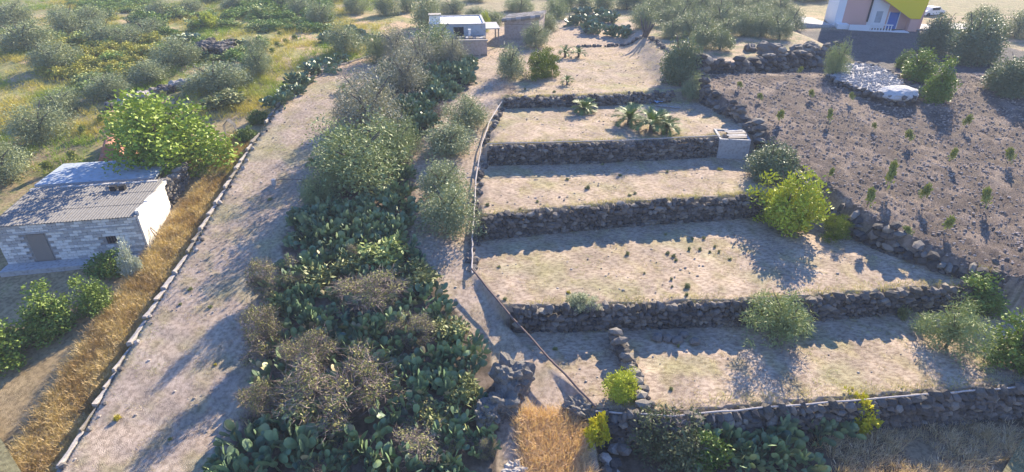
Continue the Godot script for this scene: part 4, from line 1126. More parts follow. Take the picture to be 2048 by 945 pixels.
	["oliveball", "dark_tree_yard", 50.11, 69.81, 5.12, 5.77],
	["oliveball", "dark_tree_yard", 51.22, 65.01, 7.59, 6.62],
	["oliveball", "dark_tree_yard", 44.97, 51.3, 5.64, 4.19],
	["olive", "olive_yard", 67.03, 85.42, 5.65, 3.79],
	["olive", "olive_yard", 67.28, 79.12, 6.03, 4.26],
	["oliveball", "olive_tank", 18.84, 38.32, 4.95, 3.47],
	["lime", "lime_big", 18.09, 33.29, 5.64, 4.72],
	["thuja", "thuja_small", 20.82, 32.04, 2.66, 1.97],
	["feather", "feather", 13.89, 23.39, 3.69, 3.42],
	["feather", "feather_right", 22.15, 22.58, 3.46, 3.31],
	["broad2", "field_edge", 25.8, 25.82, 3.48, 2.47],
	["broad2", "field_edge", 24.51, 21.21, 3.59, 3.12],
	["low", "weed_wall", 21.37, 25.1, 0.87, 0.95],
	["olive", "grey_wall_bush", 3.67, 24.48, 1.85, 0.83],
	["lime", "lemon_divider", 4.99, 19.1, 2.22, 1.88],
	["limey", "yellow_front", 3.64, 17.21, 1.62, 2.23],
	["limey", "yellow_front", 15.92, 18.81, 2.21, 2.47],
	["citrus", "citrus_front", 8.34, 17.04, 2.58, 2.03],
	["darkshrub", "dark_front", 6.72, 17.47, 4.03, 3.15],
	["cactus_near", "cactus_front", 9.14, 18.08, 2.27, 2.31],
	["cactus_near", "cactus_front", 10.08, 18.17, 1.6, 2.08],
	["cactus_near", "cactus_front", 11.46, 17.81, 2.25, 2.59],
	["cactus_near", "cactus_front", 13.08, 18.43, 2.07, 1.8],
	["cactus_near", "cactus_front", 14.18, 18.08, 1.82, 1.74],
	["cactus_near", "cactus_front", 10.52, 16.87, 1.74, 1.21],
	["cactus_near", "cactus_front", 11.74, 16.56, 1.94, 1.11],
	["silver", "silver_house", -22.95, 28.96, 2.06, 2.88],
	["citrus", "lemon_house", -24.6, 29.43, 3.2, 1.71],
	["broad2", "green_house", -23.52, 26.02, 2.56, 2.58],
	["broad2", "green_house", -25.22, 24.75, 3.72, 2.95],
	["broad2", "green_house", -26.27, 22.56, 3.81, 3.08],
	["olive", "olive_left", -40.37, 46.53, 5.81, 3.91],
	["olive", "olive_left", -38.87, 40.17, 5.2, 3.99],
	["olive", "olive_left", -41.84, 51.73, 4.73, 2.72],
	["low", "vine_yellow", -58.06, 73.84, 2.73, 1.8],
	["low", "vine_yellow", -57.4, 73.73, 3.69, 1.14],
	["low", "vine_yellow", -55.33, 73.1, 2.58, 1.43],
	["low", "vine_yellow", -54.62, 73.82, 3.48, 1.22],
	["low", "vine_yellow", -54.62, 74.74, 3.23, 1.83],
	["low", "vine_yellow", -51.92, 72.77, 3.0, 1.67],
	["low", "vine_yellow", -52.3, 74.27, 3.43, 1.65],
	["low", "vine_yellow", -51.17, 74.72, 2.92, 1.31],
	["low", "vine_yellow", -48.96, 72.61, 2.76, 1.78],
	["low", "vine_yellow", -48.64, 74.86, 3.07, 1.52],
	["low", "vine_yellow", -47.92, 73.96, 3.71, 1.17],
	["low", "vine_yellow", -46.7, 74.73, 3.33, 1.8],
	["low", "vine_yellow", -46.09, 74.89, 2.69, 1.58],
	["low", "vine_yellow", -45.17, 74.81, 3.22, 1.83],
	["low", "vine_yellow", -55.67, 70.36, 3.22, 1.12],
	["low", "vine_yellow", -54.88, 70.92, 3.21, 1.76],
	["low", "vine_yellow", -53.72, 69.97, 3.17, 1.14],
	["low", "vine_yellow", -51.98, 69.16, 3.61, 1.04],
	["low", "vine_yellow", -50.42, 68.99, 2.69, 1.46],
	["low", "vine_yellow", -50.98, 70.45, 3.27, 1.47],
	["low", "vine_yellow", -49.62, 71.07, 2.89, 1.72],
	["low", "vine_yellow", -48.22, 70.15, 2.93, 1.77],
	["low", "vine_yellow", -47.97, 71.41, 3.47, 1.3],
	["low", "vine_yellow", -46.68, 70.76, 3.0, 1.31],
	["low", "vine_yellow", -45.33, 69.63, 2.55, 1.63],
	["low", "vine_yellow", -44.35, 69.54, 3.4, 1.34],
	["low", "vine_yellow", -43.34, 70.77, 3.36, 1.36],
	["low", "vine_yellow", -41.84, 69.02, 2.88, 1.28],
	["low", "vine_yellow", -53.49, 67.76, 3.15, 1.05],
	["low", "vine_yellow", -52.49, 67.76, 2.42, 1.69],
	["low", "vine_yellow", -51.59, 66.87, 3.49, 1.28],
	["low", "vine_yellow", -51.56, 68.18, 2.63, 1.28],
	["low", "vine_yellow", -49.05, 66.63, 2.74, 1.03],
	["low", "vine_yellow", -48.94, 67.99, 2.47, 1.4],
	["low", "vine_yellow", -47.98, 68.25, 2.92, 1.47],
	["low", "vine_yellow", -46.68, 67.81, 3.42, 1.02],
	["low", "vine_yellow", -45.35, 67.13, 3.38, 1.22],
	["low", "vine_yellow", -45.59, 68.31, 3.01, 1.09],
	["low", "vine_yellow", -44.11, 68.32, 3.31, 1.09],
	["low", "vine_yellow", -43.53, 68.05, 2.92, 1.36],
	["low", "vine_yellow", -42.2, 68.06, 2.95, 1.63],
	["low", "vine_yellow", -51.61, 64.5, 2.3, 1.61],
	["low", "vine_yellow", -50.86, 65.28, 2.89, 1.25],
	["low", "vine_yellow", -50.39, 66.07, 3.06, 1.25],
	["low", "vine_yellow", -49.34, 65.06, 3.11, 0.92],
	["low", "vine_yellow", -48.23, 65.41, 2.86, 1.32],
	["low", "vine_yellow", -47.69, 65.14, 2.71, 1.5],
	["low", "vine_yellow", -46.45, 64.91, 3.11, 1.27],
	["low", "vine_yellow", -45.59, 66.11, 3.01, 1.31],
	["low", "vine_yellow", -44.35, 65.35, 2.37, 1.07],
	["low", "vine_yellow", -43.65, 65.7, 2.38, 1.2],
	["low", "vine_yellow", -42.5, 65.13, 2.32, 1.47],
	["low", "vine_yellow", -41.46, 64.74, 2.29, 1.59],
	["low", "vine_yellow", -50.48, 62.8, 3.31, 1.34],
	["low", "vine_yellow", -50.39, 63.49, 2.5, 1.42],
	["low", "vine_yellow", -49.47, 63.65, 2.37, 1.0],
	["low", "vine_yellow", -47.24, 62.61, 2.63, 1.36],
	["low", "vine_yellow", -47.13, 63.28, 2.65, 1.3],
	["low", "vine_yellow", -46.68, 63.72, 2.83, 0.99],
	["low", "vine_yellow", -44.84, 62.54, 2.24, 0.98],
	["low", "vine_yellow", -44.41, 63.94, 2.54, 1.47],
	["low", "vine_yellow", -43.46, 63.63, 2.31, 1.11],
	["low", "vine_yellow", -42.5, 63.04, 3.31, 1.32],
	["low", "vine_yellow", -40.91, 62.82, 3.19, 1.41],
	["low", "vine_yellow", -49.61, 62.02, 2.55, 1.01],
	["low", "vine_yellow", -48.66, 61.48, 2.56, 1.39],
	["low", "vine_yellow", -48.15, 61.85, 2.5, 1.15],
	["low", "vine_yellow", -46.78, 61.4, 2.66, 0.95],
	["low", "vine_yellow", -46.19, 61.65, 2.37, 1.22],
	["low", "vine_yellow", -45.25, 61.26, 2.89, 0.89],
	["low", "vine_yellow", -44.22, 61.72, 2.68, 1.22],
	["low", "vine_yellow", -42.81, 61.04, 2.96, 0.93],
	["low", "vine_yellow", -42.37, 61.59, 2.21, 1.25],
	["low", "vine_yellow", -41.17, 60.94, 2.52, 1.39],
	["low", "vine_yellow", -40.88, 62.13, 2.99, 0.98],
	["low", "vine_green", -55.28, 114.74, 4.53, 1.34],
	["low", "vine_green", -53.47, 114.25, 4.35, 2.16],
	["low", "vine_green", -49.98, 110.14, 3.68, 1.4],
	["low", "vine_green", -49.79, 113.12, 3.46, 1.66],
	["low", "vine_green", -46.9, 110.27, 3.79, 1.29],
	["low", "vine_green", -46.9, 112.32, 4.35, 1.85],
	["low", "vine_green", -44.21, 113.83, 3.7, 1.91],
	["low", "vine_green", -41.58, 110.75, 3.44, 1.8],
	["low", "vine_green", -40.66, 114.31, 3.27, 2.02],
	["low", "vine_green", -39.91, 113.76, 3.3, 1.81],
	["low", "vine_green", -36.02, 111.09, 3.58, 2.01],
	["low", "vine_green", -49.09, 108.27, 4.11, 1.56],
	["low", "vine_green", -45.81, 104.08, 3.57, 1.94],
	["low", "vine_green", -43.52, 104.51, 3.91, 1.97],
	["low", "vine_green", -41.85, 104.21, 3.55, 1.74],
	["low", "vine_green", -39.72, 104.58, 3.63, 1.37],
	["low", "vine_green", -37.62, 106.83, 2.83, 1.61],
	["low", "vine_green", -34.95, 103.86, 2.77, 1.39],
	["low", "vine_green", -34.56, 107.56, 3.86, 1.67],
	["low", "vine_green", -32.14, 105.01, 4.17, 1.31],
	["low", "vine_green", -45.59, 101.07, 3.07, 1.57],
	["low", "vine_green", -43.94, 100.02, 2.75, 1.94],
	["low", "vine_green", -43.4, 100.47, 4.05, 1.4],
	["low", "vine_green", -42.94, 102.59, 3.48, 1.44],
	["low", "vine_green", -39.74, 100.73, 2.81, 1.44],
	["low", "vine_green", -38.13, 100.37, 4.02, 1.42],
	["low", "vine_green", -36.22, 99.09, 3.41, 1.18],
	["low", "vine_green", -36.1, 102.42, 2.7, 1.89],
	["low", "vine_green", -34.04, 100.59, 3.68, 1.22],
	["low", "vine_green", -31.81, 98.78, 2.67, 1.62],
	["low", "vine_green", -31.11, 101.37, 3.65, 1.86],
	["low", "vine_green", -43.15, 94.21, 2.52, 1.85],
	["low", "vine_green", -43.01, 96.77, 3.69, 1.5],
	["low", "vine_green", -41.19, 94.57, 3.65, 1.58],
	["low", "vine_green", -40.27, 95.85, 2.61, 1.86],
	["low", "vine_green", -38.81, 97.11, 3.48, 1.72],
	["low", "vine_green", -38.23, 97.65, 3.19, 1.44],
	["low", "vine_green", -31.77, 96.43, 2.54, 1.25],
	["low", "vine_green", -30.03, 95.39, 3.05, 1.33],
	["low", "vine_green", -39.19, 91.35, 3.31, 1.16],
	["low", "vine_green", -38.37, 92.41, 3.09, 1.55],
	["low", "vine_green", -36.68, 90.81, 2.82, 1.56],
	["low", "vine_green", -35.84, 91.12, 3.27, 1.39],
	["low", "vine_green", -34.48, 90.55, 3.37, 1.09],
	["low", "vine_green", -33.3, 91.13, 2.6, 1.55],
	["low", "vine_green", -31.77, 89.99, 3.15, 1.04],
	["low", "vine_green", -31.36, 93.02, 3.79, 1.55],
	["low", "vine_green", -30.68, 93.24, 3.67, 1.43],
	["low", "vine_green", -28.31, 90.44, 2.89, 1.61],
	["low", "vine_green", -37.36, 86.87, 2.71, 1.34],
	["low", "vine_green", -35.15, 86.49, 3.54, 1.13],
	["low", "vine_green", -34.04, 86.45, 2.38, 1.32],
	["low", "vine_green", -33.06, 87.48, 2.37, 1.19],
	["low", "vine_green", -30.01, 86.85, 3.43, 1.17],
	["low", "vine_green", -29.28, 88.93, 3.33, 1.12],
	["low", "vine_green", -27.51, 88.81, 3.36, 1.57],
	["low", "vine_green", -35.94, 84.8, 3.16, 1.61],
	["low", "vine_green", -34.34, 83.83, 2.74, 1.45],
	["low", "vine_green", -33.24, 83.34, 2.53, 1.63],
	["low", "vine_green", -32.87, 85.33, 3.03, 1.07],
	["low", "vine_green", -30.62, 83.09, 2.7, 1.33],
	["low", "vine_green", -28.61, 83.08, 2.66, 1.58],
	["low", "vine_green", -28.08, 84.33, 2.83, 1.22],
	["low", "vine_green", -26.28, 83.05, 3.39, 1.33],
	["low", "vine_green", -80.79, 112.53, 2.49, 0.98],
	["low", "vine_green", -79.86, 114.15, 2.52, 1.4],
	["low", "vine_green", -79.32, 114.3, 2.51, 1.44],
	["low", "vine_green", -77.45, 114.56, 2.42, 1.46],
	["low", "vine_green", -75.12, 112.05, 3.14, 1.22],
	["low", "vine_green", -74.18, 113.42, 2.66, 1.29],
	["low", "vine_green", -72.96, 113.1, 2.63, 1.14],
	["low", "vine_green", -70.57, 112.78, 3.1, 1.26],
	["low", "vine_green", -69.59, 111.78, 3.36, 1.29],
	["low", "vine_green", -67.49, 111.49, 3.44, 1.04],
	["low", "vine_green", -67.74, 113.73, 2.33, 1.09],
	["low", "vine_green", -79.63, 110.5, 2.74, 0.92],
	["low", "vine_green", -75.32, 106.64, 3.03, 0.89],
	["low", "vine_green", -75.75, 109.76, 3.22, 1.22],
	["low", "vine_green", -73.9, 108.65, 3.4, 0.97],
	["low", "vine_green", -72.65, 109.45, 2.35, 1.04],
	["low", "vine_green", -70.47, 106.56, 2.4, 1.19],
	["low", "vine_green", -70.35, 108.95, 3.17, 1.16],
	["low", "vine_green", -67.82, 106.93, 2.35, 0.92],
	["low", "vine_green", -65.9, 106.65, 3.09, 1.22],
	["low", "vine_green", -64.11, 106.25, 2.84, 0.96],
	["low", "vine_green", -64.46, 108.6, 3.07, 1.06],
	["low", "vine_green", -75.9, 104.91, 2.31, 1.25],
	["low", "vine_green", -73.04, 103.48, 2.49, 1.22],
	["low", "vine_green", -72.09, 103.61, 2.35, 1.36],
	["low", "vine_green", -70.88, 103.72, 2.36, 1.09],
	["low", "vine_green", -69.81, 104.09, 2.99, 1.01],
	["low", "vine_green", -67.59, 102.84, 2.26, 1.27],
	["low", "vine_green", -68.11, 104.85, 3.12, 0.9],
	["low", "vine_green", -66.22, 104.21, 3.23, 1.31],
	["low", "vine_green", -64.4, 103.19, 3.07, 1.08],
	["low", "vine_green", -64.08, 105.07, 2.23, 0.91],
	["low", "vine_green", -61.78, 102.75, 2.78, 0.87],
	["low", "vine_green", -70.16, 97.58, 2.46, 0.98],
	["low", "vine_green", -69.9, 98.93, 2.86, 0.89],
	["low", "vine_green", -69.23, 99.61, 2.11, 0.87],
	["low", "vine_green", -69.04, 100.52, 2.36, 1.28],
	["low", "vine_green", -67.69, 100.58, 2.18, 0.88],
	["low", "vine_green", -65.91, 99.71, 2.14, 1.09],
	["low", "vine_green", -65.8, 101.47, 2.62, 0.91],
	["low", "vine_green", -62.95, 98.49, 2.5, 0.98],
	["low", "vine_green", -61.44, 98.63, 2.72, 1.25],
	["low", "vine_green", -61.01, 100.3, 3.13, 0.81],
	["low", "vine_green", -60.68, 101.02, 2.5, 1.01],
	["sapling", "sapling_left", -35.17, 47.88, 0.79, 1.04],
	["sapling", "sapling_left", -34.95, 49.74, 0.72, 0.88],
	["sapling", "sapling_left", -36.88, 49.56, 0.81, 0.96],
	["sapling", "sapling_left", -34.5, 52.02, 0.93, 1.17],
	["sapling", "sapling_left", -34.66, 53.57, 0.77, 0.93],
	["sapling", "sapling_left", -33.55, 46.37, 0.94, 1.18],
	["sapling", "sapling_left", -33.69, 54.48, 0.87, 1.13],
	["sapling", "sapling_left", -37.0, 50.5, 0.64, 0.8],
	["sapling", "sapling_left", -28.85, 72.24, 0.86, 0.92],
	["sapling", "sapling_left", -28.6, 74.55, 0.76, 0.83],
	["sapling", "sapling_left", -30.94, 79.05, 0.8, 0.87],
	["sapling", "sapling_left", -28.06, 76.37, 0.91, 0.96],
	["sapling", "sapling_left", -28.11, 80.64, 0.95, 1.01],
	["sapling", "sapling_left", -28.32, 69.08, 0.83, 0.89],
	["sapling", "sapling_left", -35.0, 42.52, 0.96, 1.21],
	["sapling", "sapling_left", -37.08, 47.26, 0.87, 1.11],
	["sapling", "sapling_left", -35.99, 40.98, 0.93, 1.18],
	["sapling", "sapling_field", 24.53, 60.35, 0.63, 1.19],
	["sapling", "sapling_field", 29.44, 62.26, 0.65, 1.4],
	["sapling", "sapling_field", 28.51, 56.88, 0.59, 0.86],
	["sapling", "sapling_field", 20.84, 52.08, 0.55, 0.8],
	["sapling", "sapling_field", 21.68, 49.26, 0.53, 0.85],
	["sapling", "sapling_field", 21.81, 44.98, 0.73, 1.21],
	["sapling", "sapling_field", 25.76, 44.96, 0.57, 1.3],
	["sapling", "sapling_field", 19.15, 40.99, 0.62, 0.79],
	["sapling", "sapling_field", 28.8, 43.67, 0.4, 0.72],
	["sapling", "sapling_field", 25.04, 34.74, 0.74, 2.3],
	["sapling", "sapling_field", 26.63, 33.26, 0.65, 1.51],
	["sapling", "sapling_field", 22.83, 32.82, 0.71, 1.49],
	["sapling", "sapling_field", 23.8, 30.05, 0.67, 0.61],
	["sapling", "sapling_field", 30.13, 41.34, 0.69, 1.22],
	["sapling", "sapling_field", 22.03, 36.28, 0.42, 0.94],
	["sapling", "sapling_field", 29.67, 49.26, 0.53, 0.94],
	["sapling", "sapling_field", 26.39, 49.8, 0.53, 0.95],
	["sapling", "sapling_field", 31.63, 38.34, 0.58, 1.33],
	["sapling", "sapling_field", 30.07, 32.71, 0.71, 1.56],
	["sapling", "sapling_field", 36.28, 43.88, 0.64, 1.27],
	["sapling", "sapling_field", 35.62, 38.35, 0.72, 1.32],
	["sapling", "sapling_field", 26.24, 30.11, 0.67, 1.3],
	["palm", "palm_terrace", 6.46, 49.92, 1.97, 1.46],
	["palm", "palm_terrace", 9.85, 46.27, 2.27, 2.12],
	["palm", "palm_terrace", 11.32, 44.5, 2.52, 2.61],
	["palm", "palm_terrace", 12.46, 44.17, 1.86, 1.9],
	["palm", "palm_path", -16.2, 54.39, 1.25, 1.0],
	["palm", "palm_small", 5.47, 56.64, 1.09, 1.34],
	["palm", "palm_weed", -14.99, 39.91, 0.9, 0.98],
	["yucca", "yucca", 6.14, 67.56, 1.51, 1.96],
	["yucca", "yucca", 7.71, 67.56, 1.51, 1.85],
	["thicket", "thicket", -8.17, 25.78, 5.94, 2.72],
	["thicket", "thicket", -6.28, 18.92, 6.21, 4.55],
	["thicket", "thicket", -10.12, 21.25, 4.15, 3.08],
	["thicket", "thicket", -5.51, 23.39, 3.23, 2.48],
	["thicket", "thicket", -3.91, 17.32, 4.67, 1.41],
	["thicket", "thicket", -9.97, 17.39, 2.71, 1.5],
	["thicket", "thicket", -7.14, 16.16, 2.83, 0.96],
	["thicket", "thicket", -9.28, 29.6, 2.06, 1.63],
	["thicket", "thicket", -0.83, 16.46, 1.43, 1.24],
	["thicket", "thicket", -11.74, 22.21, 3.41, 3.8],
	["thicket", "thicket", -13.15, 26.24, 3.48, 3.46],
	["thicket", "thicket", -11.38, 18.54, 2.81, 2.96],
	["olive", "olive_vines", -53.58, 92.1, 5.71, 3.75],
	["olive", "olive_vines", -50.62, 73.14, 5.62, 4.0],
	["olive", "olive_vines", -59.57, 85.19, 4.84, 3.84],
	["olive", "olive_vines", -48.4, 73.91, 6.39, 3.26],
	["olive", "olive_vines", -48.09, 78.51, 5.99, 3.08],
	["olive", "olive_heap", -51.56, 97.4, 5.46, 2.88],
	["olive", "olive_heap", -38.78, 102.41, 5.72, 3.59],
	["olive", "olive_back", -28.31, 88.21, 5.49, 3.92],
	["olive", "olive_back", -25.15, 97.3, 5.09, 3.81],
	["olive", "olive_back", -19.97, 95.52, 5.37, 4.27],
	["olive", "olive_back", -20.06, 70.13, 5.69, 4.34],
	["olive", "olive_back", -12.06, 85.04, 6.76, 5.8],
	["olive", "olive_back", -17.11, 98.99, 4.25, 3.55],
	["olive", "olive_heap", -34.12, 97.15, 4.54, 3.1],
	["olive", "olive_heap", -46.32, 101.27, 5.29, 3.0],
	["olive", "olive_back", -9.63, 97.66, 6.39, 2.88],
	["olive", "olive_back", -5.66, 91.95, 5.18, 2.38],
	["olive", "olive_vines", -50.35, 64.0, 6.26, 3.89],
	["olive", "olive_vines", -58.63, 71.06, 7.53, 4.43],
	["olive", "olive_vines", -61.38, 82.48, 7.04, 4.36],
	["olive", "olive_vines", -71.56, 85.87, 7.3, 4.52],
	["olive", "olive_heap", -53.21, 109.09, 6.07, 3.81],
	["olive", "olive_heap", -48.03, 116.63, 6.45, 4.04],
	["olive", "olive_back", -25.43, 117.97, 6.52, 3.64],
	["olive", "olive_back", -33.97, 114.01, 6.32, 3.55],
	["low", "scrub_green", -70.25, 94.24, 4.94, 1.39],
	["low", "scrub_green", -42.81, 91.91, 4.17, 1.78],
	["low", "scrub_green", -30.79, 96.22, 5.77, 1.77],
	["low", "scrub_green", -53.26, 78.67, 4.84, 1.21],
	["low", "scrub_green", -45.25, 66.23, 4.16, 1.54],
	["low", "scrub_green", -40.9, 85.53, 3.62, 1.56],
	["low", "scrub_green", -47.78, 93.96, 5.77, 1.44],
	["low", "scrub_green", -57.5, 75.44, 2.86, 1.08],
	["low", "scrub_green", -42.75, 57.61, 3.08, 0.86],
	["low", "scrub_green", -41.61, 58.78, 2.33, 1.22],
	["low", "scrub_green", -53.09, 75.26, 3.43, 1.84],
	["low", "scrub_green", -51.26, 87.03, 3.7, 2.07],
	["low", "scrub_green", -37.71, 60.33, 2.5, 1.37],
	["low", "scrub_green", -52.9, 69.69, 3.31, 0.87],
	["low", "scrub_green", -31.81, 66.93, 3.06, 1.68],
	["low", "scrub_green", -42.46, 62.55, 3.97, 1.28],
	["low", "scrub_green", -40.06, 98.89, 4.59, 2.78],
	["low", "scrub_green", -68.59, 99.92, 3.3, 1.98],
	["low", "scrub_green", -38.1, 71.56, 2.39, 1.93],
	["low", "scrub_green", -40.42, 69.93, 3.78, 1.86],
	["low", "scrub_green", -54.43, 89.64, 5.19, 1.3],
	["low", "scrub_green", -46.98, 75.09, 4.62, 1.72],
	["low", "scrub_green", -53.55, 75.19, 3.24, 2.15],
	["low", "scrub_green", -45.91, 79.38, 3.64, 1.86],
	["low", "scrub_green", -53.29, 87.86, 3.51, 2.39],
	["low", "scrub_green", -43.68, 61.11, 3.57, 0.89],
	["low", "scrub_green", -30.64, 72.07, 2.57, 1.92],
	["low", "scrub_green", -37.13, 69.67, 3.78, 1.37],
	["low", "scrub_green", -49.5, 65.66, 3.91, 1.23],
	["low", "scrub_green", -31.68, 60.6, 3.08, 1.46],
	["low", "scrub_green", -48.93, 65.34, 4.14, 1.11],
	["low", "scrub_green", -34.3, 91.21, 3.41, 1.88],
	["low", "scrub_green", -42.23, 57.14, 2.65, 1.59],
	["low", "scrub_green", -29.65, 65.96, 3.95, 1.5],
	["low", "scrub_bright", -59.93, 84.51, 3.1, 2.11],
	["low", "scrub_bright", -52.42, 87.11, 5.4, 1.35],
	["low", "scrub_bright", -40.67, 85.87, 4.66, 1.31],
	["low", "scrub_bright", -38.96, 64.3, 4.07, 1.63],
	["low", "scrub_bright", -55.23, 88.83, 4.31, 2.05],
	["low", "scrub_bright", -62.67, 87.63, 4.4, 2.04],
	["low", "scrub_bright", -53.97, 74.31, 3.9, 2.11],
	["low", "scrub_bright", -48.64, 71.03, 3.3, 1.83],
	["low", "scrub_bright", -53.19, 78.31, 4.58, 1.52],
	["low", "scrub_bright", -48.91, 75.9, 3.95, 1.0],
	["low", "scrub_bright", -64.74, 91.98, 4.85, 2.53],
	["low", "scrub_bright", -35.44, 83.53, 5.19, 1.43],
	["low", "scrub_bright", -31.69, 67.98, 3.09, 1.39],
	["low", "scrub_bright", -32.09, 70.69, 3.34, 1.06],
	["low", "scrub_bright", -44.5, 60.34, 3.83, 1.27],
	["low", "scrub_bright", -44.87, 89.28, 3.18, 1.79],
	["low", "scrub_bright", -43.98, 84.17, 4.59, 2.12],
	["low", "scrub_bright", -49.82, 64.89, 2.68, 0.98],
	["low", "scrub_bright", -38.64, 68.85, 2.86, 1.07],
	["low", "scrub_bright", -57.74, 75.24, 3.14, 2.1],
	["low", "scrub_bright", -37.83, 73.79, 2.94, 1.71],
	["low", "scrub_bright", -58.34, 95.35, 3.57, 1.83],
	["low", "scrub_bright", -32.4, 68.11, 2.9, 1.27],
	["low", "scrub_bright", -39.07, 101.17, 4.57, 1.93],
	["low", "scrub_bright", -51.25, 92.17, 5.36, 2.37],
	["low", "scrub_bright", -38.97, 93.48, 4.69, 2.41],
	["low", "scrub_bright", -34.64, 67.67, 4.28, 1.07],
	["low", "scrub_bright", -61.54, 91.72, 3.38, 2.24],
	["low", "scrub_bright", -43.45, 56.5, 2.44, 0.87],
	["low", "scrub_bright", -44.43, 59.16, 2.65, 0.9],
]
func plants() -> void:
	for p in PLANTS:
		var L: Array = LABELS[p[1]]
		var at := P(p[2], p[3])
		var kind: String = p[0]
		if kind == "palm" or kind == "yucca":
			palm(L[0], at, p[4], p[5], 26 if kind == "palm" and p[4] > 1.5 else 16, L[1], L[2], L[3]); continue
		var turn := rr(0, TAU)
		if kind == "cactus_near": kind = "cactus_big%d" % (rng.randi() % 2)
		var src: Node3D = protos[plant(kind, p[4])[0]]
		var o: Node3D = src.duplicate(); o.name = numbered(L[0]); add_child(o)
		if kind.begins_with("cactus_big"):
			o.scale = Vector3.ONE * clampf(p[4] / 2.0, .85, 1.15)
		else:
			o.scale = Vector3(p[4], p[5], p[4])
		if L.size() > 4: (o.get_child(0) as MeshInstance3D).material_override = M[L[4]]
		o.rotation.y = turn; o.position = at - Vector3(0, .04, 0)
		meta(o, L[1], L[2], L[3])
func hedge() -> void:
	var placed := []
	var tries := 0
	while tries < 5000:
		tries += 1
		var d := 13.0 + 51.0 * rng.randf(); var lo := pl(d, HL) + .8; var hi := pl(d, HR) - .6
		var x := rr(lo, hi)
		var ok := true
		for q in placed:
			if Vector2(x - q.x, d - q.y).length() < (1.15 if d < 33 else 1.6): ok = false; break
		if not ok: continue
		var edge := minf(x - lo, hi - x)
		for p in PLANTS:
			if p[3] < 66 and p[2] < 0 and (p[0] == "thicket" or p[0] == "olive2" or p[0] == "olivegrey" or p[0] == "low"):
				var r := Vector2(x - p[2], d - p[3]).length()
				if r < p[4] * (.2 if p[0] == "thicket" else .36): ok = false
		if not ok: continue
		placed.append(Vector2(x, d))
		var near := d < 30
		var src: Node3D = protos[("cactus_near%d" if near else "cactus_far%d") % (rng.randi() % 4)]
		var o: Node3D = src.duplicate(); o.name = numbered("prickly_pear"); add_child(o)
		var s := rr(.8, 1.12) * (1.0 if edge > .8 else .88)
		o.scale = Vector3.ONE * s * (1.6 if x - lo < 2.2 and d < 27 else 1.28) if near else Vector3(2.7, 2.5, 2.7) * s
		o.rotation.y = rr(0, TAU); o.position = P(x, d)
		var side := 0 if x - lo < 1.3 else (2 if hi - x < 1.3 else 1)
		if near: meta(o, ["prickly pear with broad green pads at the hedge edge along the long path", "prickly pear among dry thickets in the middle of the thick hedge", "prickly pear at the hedge edge facing the pipe and boulders"][side], "cactus", ["hedge prickly pears along the path", "prickly pears inside the hedge", "hedge prickly pears facing the pipe"][side])
		else: meta(o, ["dark prickly pear at the upper hedge edge along the long path", "dark prickly pear between the wild olives of the upper hedge", "dark prickly pear at the upper hedge edge along the farm track"][side], "cactus", ["upper hedge prickly pears along the path", "prickly pears between the wild olives", "upper hedge prickly pears along the track"][side])
	print("hedge ", placed.size())
func shift(line: Array, by: float, x0 := -99.0, x1 := 99.0) -> Array:
	var out := []
	var a := maxf(x0, line[0][0]); var b := minf(x1, line[-1][0])
	out.append([a, pl(a, line) + by])
	for p in line:
		if p[0] > a + .3 and p[0] < b - .3: out.append([p[0], p[1] + by])
	out.append([b, pl(b, line) + by])
	return out
